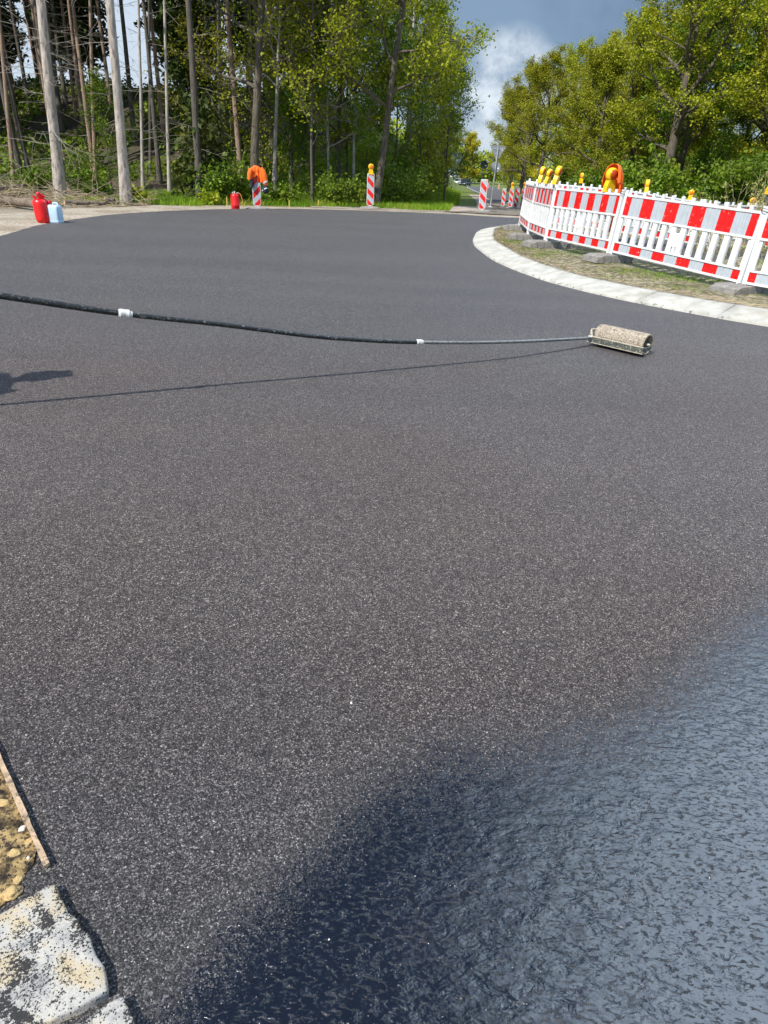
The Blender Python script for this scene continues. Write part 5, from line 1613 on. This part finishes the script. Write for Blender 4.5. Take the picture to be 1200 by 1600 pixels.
# ------------------------------------------------------------------ signs
M_SIGNBACK = simple('weathered_sign_back', (0.235, 0.262, 0.275), 0.45, 0.08, 6, 0.1)
def disc(name, r, m, parent, z, t=0.02, tri=False, y=0.0):
    b = MB()
    if tri:
        P_ = []
        for k in range(3):
            a = R(-90 + 120 * k); cx, cz = (r - 0.05) * math.cos(a), (r - 0.05) * math.sin(a)
            for d_ in (-50, -25, 0, 25, 50): P_.append((cx + 0.05 * math.cos(a + R(d_)), cz + 0.05 * math.sin(a + R(d_))))
        b.prism([(x, z + q) for x, q in P_], y - t / 2, y + t / 2)
        rim = [Vector((x, y - t / 2, z + q)) for x, q in P_]; rim.append(rim[0]); b.tube(rim, 0.012, 6)
    else:
        b.lathe([(r - 0.012, -t / 2), (r, -t / 2 - 0.006), (r, t / 2 + 0.006), (r - 0.012, t / 2)], 32, 0, (0, y, z), Matrix.Rotation(R(90), 3, 'X'))
    return b.build(name, m, parent)


zg = -0.6
for _ in range(25): q = gp(766, 324, zg); zg = 0.5 * zg + 0.5 * T(q.x, q.y)
sg = thing('road_sign', 'grey back of a triangular sign above a round one on a slim leaning pole', 'road sign', (q.x, q.y, zg), 0)
MB().lathe([(0.16, 0), (0.15, 0.05), (0.04, 0.07)], 14).build('base', M_CONC, sg)
MB().tube([(0, 0, 0), (0, 0, 3.45)], 0.038, 10).build('pole', M_GALV, sg)
pl_ = disc('triangle_plate', 0.52, M_SIGNBACK, sg, 3.18, tri=True, y=0.06)
MB().lathe([(0.055, -0.003), (0.055, 0.003)], 14, 0, (0.26, 0.045, 3.26), Matrix.Rotation(R(90), 3, 'X')).build('glint_dot', M_PLAINW, pl_)  # white disc painted in for the reflection spot on the triangle
MB().box((0, 0.035, 3.28), (0.6, 0.02, 0.035), 0).box((0, 0.035, 3.02), (0.3, 0.02, 0.035), 0).build('clamps', M_GALV, pl_)
pl_ = disc('round_plate', 0.31, M_SIGNBACK, sg, 2.30, y=0.06)
MB().lathe([(0.05, -0.003), (0.05, 0.003)], 14, 0, (0.16, 0.045, 2.24), Matrix.Rotation(R(90), 3, 'X')).build('glint_dot', M_PLAINW, pl_)  # same painted reflection spot, on the round plate
sg.rotation_euler = (0, R(2.0), R(-5))
q = at(751, 292, 62); zg = T(q.x, 62)
sg2 = thing('road_sign', 'small dark round sign on a thin pole farther down the old road', 'road sign', (q.x, 62, zg), 0)
MB().tube([(0, 0, 0), (0, 0, 2.85)], 0.035, 8).build('pole', M_GALV, sg2)
pl_ = disc('round_plate', 0.31, M_DARKSIGN, sg2, 2.62, y=-0.05)
MB().lathe([(0.05, -0.003), (0.05, 0.003)], 12, 0, (0.14, -0.066, 2.56), Matrix.Rotation(R(90), 3, 'X')).build('glint_dot', M_PLAINW, pl_)  # painted reflection spot on the far sign
sg2.rotation_euler = (0, R(2.5), 0)
q = at(713.5, 262, 190); zg = T(q.x, 190)
sb = thing('direction_sign', 'big dark teal sign board on two posts above the white cars', 'sign board', (q.x, 190, zg), R(-6))
for s_ in (-1, 1): MB().tube([(0.8 * s_, 0.12, 0), (0.8 * s_, 0.12, 6.7)], 0.08, 8).build('post', M_GALV, sb)
b = MB().box((0, 0, 4.7), (2.5, 0.08, 4.1), 0, None, 0.02); bo = b.build('board', M_TEAL, sb)
MB().box((-0.05, -0.06, 4.7), (0.07, 0.05, 4.05), 0).build('stiffener', M_GALV, bo)

# ------------------------------------------------------------------ cars far down the road
M_PAINTW = simple('white_car_paint', (0.72, 0.74, 0.76), 0.22, 0.03, 2)
M_PAINTD = simple('dark_car_paint', (0.025, 0.03, 0.036), 0.2, 0.1, 2)
M_PAINTS = simple('silver_car_paint', (0.38, 0.41, 0.44), 0.25, 0.05, 2, 0.3)
M_GLASS = simple('car_glass', (0.018, 0.022, 0.026), 0.06, 0.1, 2)
M_TYRE = simple('tyre_rubber', (0.018, 0.018, 0.018), 0.85, 0.2, 10)
M_LIGHTG = simple('headlight_glass', (0.75, 0.77, 0.8), 0.1, 0.05, 5)


def make_car(label, loc_, rz, paint, Lc=4.3, Wc=1.78, Hc=1.48, suv=False):
    root = thing('parked_car', label, 'car', loc_, rz, 'cars queueing on the old road')
    hL = Lc / 2; zb_, zs = 0.24, 0.92 if suv else 0.84
    # stations along x (front = -x): (x, belt half width, lower z, upper z)
    st = [(-hL, 0.62, 0.38, 0.62), (-hL + 0.12, 0.80, 0.26, 0.72), (-hL + 0.9, 0.88, zb_, zs - 0.02), (-0.6, 0.89, zb_, zs + 0.04), (0.6, 0.89, zb_, zs + 0.06), (hL - 0.6, 0.88, zb_, zs + 0.06), (hL - 0.1, 0.82, 0.30, zs), (hL, 0.70, 0.42, zs - 0.12)]
    b = MB(); v = []
    for x, w_, z0, z1 in st:
        w_ *= Wc / 1.78
        v += [(x, -w_ * 0.93, z0), (x, -w_, (z0 + z1) / 2), (x, -w_ * 0.95, z1 - 0.03), (x, -w_ * 0.8, z1), (x, w_ * 0.8, z1), (x, w_ * 0.95, z1 - 0.03), (x, w_, (z0 + z1) / 2), (x, w_ * 0.93, z0)]
    n = 8
    b.add(v, [(i * n + k, i * n + (k + 1) % n, (i + 1) * n + (k + 1) % n, (i + 1) * n + k) for i in range(len(st) - 1) for k in range(n)] + [list(range(n))[::-1], [(len(st) - 1) * n + k for k in range(n)]], 0, True)
    # cabin
    xs = (-0.95, -0.25, 1.1 if not suv else 1.35, 1.75 if not suv else 1.95)
    cz = [(xs[0], zs + 0.02, 0.80), (xs[1], Hc - 0.06, 0.64), (xs[2], Hc - 0.03, 0.63), (xs[3], zs + 0.05, 0.76)]
    cv_ = []
    for x, z, w_ in cz: cv_ += [(x, -w_, z), (x, w_, z)]
    # roof
    b.add([(xs[1] - 0.02, -0.62, Hc - 0.06), (xs[1] - 0.02, 0.62, Hc - 0.06), (xs[2] + 0.05, 0.61, Hc - 0.03), (xs[2] + 0.05, -0.61, Hc - 0.03), (xs[1] + 0.3, -0.58, Hc), (xs[1] + 0.3, 0.58, Hc), (xs[2] - 0.2, 0.57, Hc), (xs[2] - 0.2, -0.57, Hc)],
          [(4, 5, 6, 7), (0, 1, 5, 4), (1, 2, 6, 5), (2, 3, 7, 6), (3, 0, 4, 7)], 0, True)
    for s_ in (-1, 1):      # pillars
        b.tube([(xs[0], s_ * 0.79, zs), (xs[1], s_ * 0.63, Hc - 0.06)], 0.035, 6)
        b.tube([(0.45, s_ * 0.82, zs), (0.40, s_ * 0.635, Hc - 0.05)], 0.04, 6)
        b.tube([(xs[3], s_ * 0.75, zs), (xs[2], s_ * 0.62, Hc - 0.04)], 0.05, 6)
        b.box((xs[0] + 0.2, s_ * 0.95, zs + 0.08), (0.10, 0.16, 0.11), 0, None, 0.03)
    b.build('body', paint, root)
    g = MB(); g.add(cv_, [(0, 2, 3, 1)]); g.build('windscreen', M_GLASS, root)
    g = MB(); g.add(cv_, [(4, 6, 7, 5)]); g.build('rear_window', M_GLASS, root)
    for k, q in ((0, (0, 2, 4, 6)), (1, (1, 3, 5, 7))):
        g = MB(); g.add(cv_, [q]); g.build('side_window', M_GLASS, root)
    for x in (-hL + 0.82, hL - 0.85):
        for s_ in (-1, 1):
            wl = MB(); wl.lathe([(0.20, -0.10), (0.31, -0.10), (0.335, -0.07), (0.335, 0.07), (0.31, 0.10), (0.20, 0.10)], 22, 0, (x, s_ * 0.80, 0.335), Matrix.Rotation(R(90), 3, 'X'))
            w_ = wl.build('wheel', M_TYRE, root)
            MB().lathe([(0.20, -0.108), (0.05, -0.095), (0.05, 0.095), (0.20, 0.108)], 14, 0, (x, s_ * 0.80, 0.335), Matrix.Rotation(R(90), 3, 'X')).build('rim', M_GALV, w_)
    for s_ in (-1, 1): MB().box((-hL + 0.07, s_ * 0.60, 0.62), (0.14, 0.34, 0.13), 0, None, 0.03).build('headlight', M_LIGHTG, root)
    MB().box((-hL - 0.005, 0, 0.48), (0.05, 0.9, 0.14), 0, None, 0.02).build('grille', M_TYRE, root)
    return root


def car_at(px_, py_, yy): q = at(px_, py_, yy); return (q.x, yy, T(q.x, yy) + 0.02)
make_car('white car at the head of the queue beside the dark one', car_at(716, 286, 196), R(62), M_PAINTW)
make_car('dark car in the right lane next to the white car', car_at(727, 287, 190), R(64), M_PAINTD, 4.5, 1.84, 1.66, True)
make_car('white car second in the queue, mostly behind the first', car_at(707, 283, 214), R(60), M_PAINTW, 4.4, 1.8, 1.7, True)
make_car('silver car at the back of the queue behind the roadside tree', car_at(701, 281, 232), R(60), M_PAINTS)

# ------------------------------------------------------------------ logs, brushwood, weeds
def log(pa, pb, r_, label, seed):
    rr = np.random.default_rng(seed); d = Vector(pb) - Vector(pa); n = 9
    pts = [Vector(pa).lerp(Vector(pb), i / (n - 1)) + Vector(rr.normal(0, 0.012, 3)) for i in range(n)]
    o = pts[0].copy(); root = thing('fallen_log', label, 'log', o)
    b = MB(); b.tube([p - o for p in pts], [r_ * (1.05 - 0.25 * i / n) for i in range(n)], 12, cap=False); b.build('bark', M_LOG, root)
    e = MB(); dd = d.normalized().to_track_quat('Z', 'Y').to_matrix()
    for c_, s_ in ((pts[0] - o, 1.05), (pts[-1] - o, 0.82)): e.lathe([(r_ * s_ * 0.99, -0.004), (r_ * s_ * 0.96, 0.004)], 12, 0, c_, dd)
    e.build('cut_end', M_LOGEND, root)
    return root


def lg(x, y, z): p = gp(x, y, z); return (p.x, p.y, z)
log(lg(-60, 303, 0.14), lg(64, 321, 0.12), 0.12, 'thick brown log lying behind the red gas bottle', 1)
log(lg(-40, 300, 0.35), lg(40, 290, 0.30), 0.06, 'thin log lying on the brushwood at the far left', 2)
log(lg(100, 316, 0.10), lg(165, 318, 0.06), 0.06, 'short thin log between the two stout pale trunks', 3)
log(lg(165, 314, 0.08), lg(180, 313, 0.10), 0.09, 'dark stubby log end left of the stout leaning pine', 4)
bw = Wood(); rr = np.random.default_rng(9)
for i in range(520):
    x, y = rr.uniform(-40, 250), rr.uniform(302, 321)
    if x > 150 and y < 308: continue
    p0 = gp(x, y, 0.05); h = abs(rr.normal(0, 0.16)) * (1 if x < 120 else 0.6); z0 = T(p0.x, p0.y) + h
    a = rr.uniform(0, 6.28); L = rr.uniform(0.3, 1.5)
    P_ = path(rr, np.array([p0.x, p0.y, z0]), np.array([math.cos(a), math.sin(a) * 0.5, rr.normal(0.05, 0.22)]), L, 4, 0.16, -0.02)
    P_[:, 2] = np.maximum(P_[:, 2], z0 - h - 0.0)
    if np.hypot(P_[:, 0] - cen[0], P_[:, 1] - cen[1]).min() < 12.0: continue
    bw.tube(P_, rr.uniform(0.005, 0.013) * np.array([1, .9, .75, .6, .35]), 4)
tag(link('dry_brushwood', bw.mesh('dry_brushwood', M_BRUSH)), kind='stuff')


M_WEED = simple('weed_stem', (0.36, 0.31, 0.16), 0.9, 0.3, 3)
M_WEEDH = make_leaf('weed_seed_heads', (0.30, 0.26, 0.10), (0.42, 0.40, 0.14), None, 0.3)


def weed(x, y, z, h, label, seed):
    rr = np.random.default_rng(seed); w = Wood(); lv = []
    for k in range(9):
        a = rr.uniform(0, 6.28); P_ = path(rr, np.array([rr.normal(0, 0.16), rr.normal(0, 0.12), 0]), np.array([math.cos(a) * 0.25, math.sin(a) * 0.25, 1]), h * rr.uniform(0.55, 1.1), 6, 0.07, 0.0)
        w.tube(P_, 0.006 * (1 - 0.6 * np.linspace(0, 1, 7)), 4)
        for j in range(7):
            i = rr.integers(2, 6); P2 = path(rr, P_[i], side_dir(rr, unit(P_[i + 1] - P_[i]), R(35)), h * 0.16, 2, 0.15, 0.05); w.tube(P2, np.array([.004, .003, .002]), 3)
            lv.append(P2[-1] + rr.normal(0, 0.016, (3, 3)))
    root = tag(empty('dry_weed', (x, y, z)), label, 'weed', 'dry weeds behind the barriers')
    link('stems', w.mesh('stems', M_WEED), root)
    v, f = quads(np.concatenate(lv), 0.032, rr); link('seed_heads', mesh_np('seed_heads', v, f, [M_WEEDH]), root)
    return root


WD = [(1112, 15.5, 0.75), (1085, 17.8, 0.85), (1130, 14.6, 0.9), (1146, 15.3, 1.1), (1158, 14.2, 1.25), (1172, 14.8, 1.35), (1184, 13.8, 1.2), (1193, 15.4, 1.3), (1204, 14.4, 1.15), (1215, 13.6, 1.2), (1065, 18.5, 0.85), (1045, 18.8, 0.8), (1018, 19.2, 0.75), (1150, 17.9, 1.3), (1180, 18.2, 1.35)]
for i, (bx, yy, h) in enumerate(WD):
    q = at(bx, 330, yy); zz_ = island_z(q.x, q.y)
    weed(q.x, q.y, zz_ - 0.02, h + (1.05 - 0.75) * 0.4, 'tall bleached dry weed with seed heads inside the barrier ring' if h > 1 else 'short bleached dry weed inside the barrier ring', 60 + i)

# ------------------------------------------------------------------ the worker (outside the view; his shadow falls into it)
def person(loc_, rz):
    root = thing('person', 'worker in work clothes and cap standing at the left holding the long pole', 'person', loc_, rz)
    # local: faces +x, y to his left
    V = {}
    def J(n, x, y, z, r): V[n] = (Vector((x, y, z)), r)
    J('pelvis', 0, 0, 0.95, 0.135); J('waist', 0.02, 0, 1.08, 0.13); J('chest', 0.05, 0, 1.28, 0.155); J('neckb', 0.06, 0, 1.45, 0.085); J('neck', 0.075, 0, 1.50, 0.056); J('jaw', 0.105, 0, 1.565, 0.075); J('head', 0.10, 0, 1.645, 0.098); J('crown', 0.09, 0, 1.72, 0.08)
    for s, n in ((1, 'l'), (-1, 'r')):
        J(n + 'hip', 0, s * 0.095, 0.90, 0.105); J(n + 'knee', 0.03 + (0.05 if s > 0 else -0.02), s * 0.11, 0.50, 0.068); J(n + 'ankle', -0.02 + (0.10 if s > 0 else -0.06), s * 0.12, 0.10, 0.050); J(n + 'heel', -0.03 + (0.10 if s > 0 else -0.06), s * 0.12, 0.05, 0.048); J(n + 'toe', 0.17 + (0.10 if s > 0 else -0.06), s * 0.14, 0.035, 0.042)
        J(n + 'sh', 0.05, s * 0.185, 1.41, 0.075)
    J('relb', -0.14, -0.31, 1.13, 0.050); J('rwr', 0.0, -0.345, 0.935, 0.034); J('rpalm', 0.075, -0.345, 0.915, 0.032)
    J('lelb', 0.27, 0.05, 1.09, 0.050); J('lwr', 0.44, -0.22, 0.86, 0.034); J('lpalm', 0.49, -0.29, 0.82, 0.032)
    E_ = [('pelvis', 'waist'), ('waist', 'chest'), ('chest', 'neckb'), ('neckb', 'neck'), ('neck', 'jaw'), ('jaw', 'head'), ('head', 'crown')]
    for n in 'lr': E_ += [('pelvis', n + 'hip'), (n + 'hip', n + 'knee'), (n + 'knee', n + 'ankle'), (n + 'ankle', n + 'heel'), (n + 'heel', n + 'toe'), ('chest', n + 'sh'), (n + 'sh', n + 'elb'), (n + 'elb', n + 'wr'), (n + 'wr', n + 'palm')]
    for n in 'lr':      # fingers curl round the pole, thumb on the near side
        w_ = V[n + 'palm'][0]; d = (w_ - V[n + 'wr'][0]).normalized(); side = Vector((-d.y, d.x, 0)).normalized()
        for k in range(4):
            o = w_ + d * 0.03 + side * (0.027 - 0.018 * k); L = (0.036, 0.041, 0.038, 0.030)[k]
            J(f'{n}f{k}a', *o, 0.0095); J(f'{n}f{k}b', *(o + d * L * 0.8 + Vector((0, 0, -0.004))), 0.009); J(f'{n}f{k}c', *(o + d * L + Vector((0, 0, -0.032))), 0.008); J(f'{n}f{k}d', *(o + d * L * 0.25 + Vector((0, 0, -0.046))), 0.0075)
            E_ += [(n + 'palm', f'{n}f{k}a'), (f'{n}f{k}a', f'{n}f{k}b'), (f'{n}f{k}b', f'{n}f{k}c'), (f'{n}f{k}c', f'{n}f{k}d')]
        o = w_ - d * 0.01 + side * 0.034
        J(n + 't1', *o, 0.011); J(n + 't2', *(o + side * 0.012 + d * 0.03 + Vector((0, 0, -0.018))), 0.0095); J(n + 't3', *(o + d * 0.045 + Vector((0, 0, -0.04))), 0.0085)
        E_ += [(n + 'palm', n + 't1'), (n + 't1', n + 't2'), (n + 't2', n + 't3')]

    def skin(name, names, edges, m, grow=0.0, parent=root, sub_=2, rootn=None, tweak=None):
        ix = {n: i for i, n in enumerate(names)}
        me = bpy.data.meshes.new(name); me.from_pydata([tuple(V[n][0]) for n in names], [(ix[a], ix[b]) for a, b in edges if a in ix and b in ix], [])
        o = link(name, me, parent); me.materials.append(m)
        bm = bmesh.new(); bm.from_mesh(me); ly = bm.verts.layers.skin.verify(); bm.verts.ensure_lookup_table()
        for n in names:
            r_ = V[n][1] + grow; bm.verts[ix[n]][ly].radius = (r_, r_); bm.verts[ix[n]][ly].use_root = (n == (rootn or names[0]))
        bm.to_mesh(me); bm.free()
        o.modifiers.new('skin', 'SKIN').use_smooth_shade = True
        sb_ = o.modifiers.new('sub', 'SUBSURF'); sb_.levels = sub_; sb_.render_levels = sub_
        return o
    M_SKIN = simple('skin', (0.42, 0.24, 0.17), 0.55, 0.08, 20); M_JKT = M_ORANGE; M_TRS = M_NAVY
    M_BOOT = simple('leather_boot', (0.05, 0.035, 0.02), 0.6, 0.2, 20); M_CAP = simple('grey_cap', (0.08, 0.085, 0.09), 0.8, 0.1, 20)
    skin('body', list(V), E_, M_SKIN)
    skin('jacket', ['chest', 'waist', 'neckb', 'lsh', 'rsh', 'lelb', 'relb', 'lwr', 'rwr', 'pelvis'], [e for e in E_], M_JKT, 0.018)
    skin('trousers', ['pelvis', 'lhip', 'rhip', 'lknee', 'rknee', 'lankle', 'rankle'], [e for e in E_], M_TRS, 0.014)
    for n in 'lr': skin('boot', [n + 'ankle', n + 'heel', n + 'toe'], E_, M_BOOT, 0.018)
    hc = V['head'][0]
    b = MB(); b.lathe([(0.112, 1.665), (0.115, 1.69), (0.105, 1.735), (0.07, 1.775), (0.02, 1.79)], 22, 0, (hc.x - 0.01, 0, 0)); b.box((hc.x + 0.13, 0, 1.675), (0.12, 0.16, 0.012), 0, None, 0.005); b.build('cap', M_CAP, root)
    f = MB()
    f.lathe([(0.004, 0.03), (0.012, 0.012), (0.017, 0.0)], 8, 0, (hc.x + 0.098, 0, 1.605), Matrix.Rotation(R(80), 3, 'Y')); f.build('nose', M_SKIN, root)
    for s in (-1, 1):
        e_ = MB(); e_.lathe([(0.002, 0.012), (0.010, 0.008), (0.013, 0.0)], 10, 0, (hc.x + 0.088, s * 0.034, 1.648), Matrix.Rotation(R(90), 3, 'Y')); e_.build('eye', M_PLAINW, root)
        e_ = MB(); e_.lathe([(0.006, 0.008), (0.026, 0.006), (0.028, -0.004)], 12, 0, (hc.x - 0.005, s * 0.097, 1.63), Matrix.Rotation(R(-90 * s), 3, 'X')); e_.build('ear', M_SKIN, root)
    b = MB(); b.tube([(hc.x + 0.092, -0.026, 1.568), (hc.x + 0.103, 0, 1.566), (hc.x + 0.092, 0.026, 1.568)], 0.006, 8); b.build('mouth', M_REDP, root)
    return root


person((-3.39, 3.21, 0.0), math.atan2(0.5, 0.86))
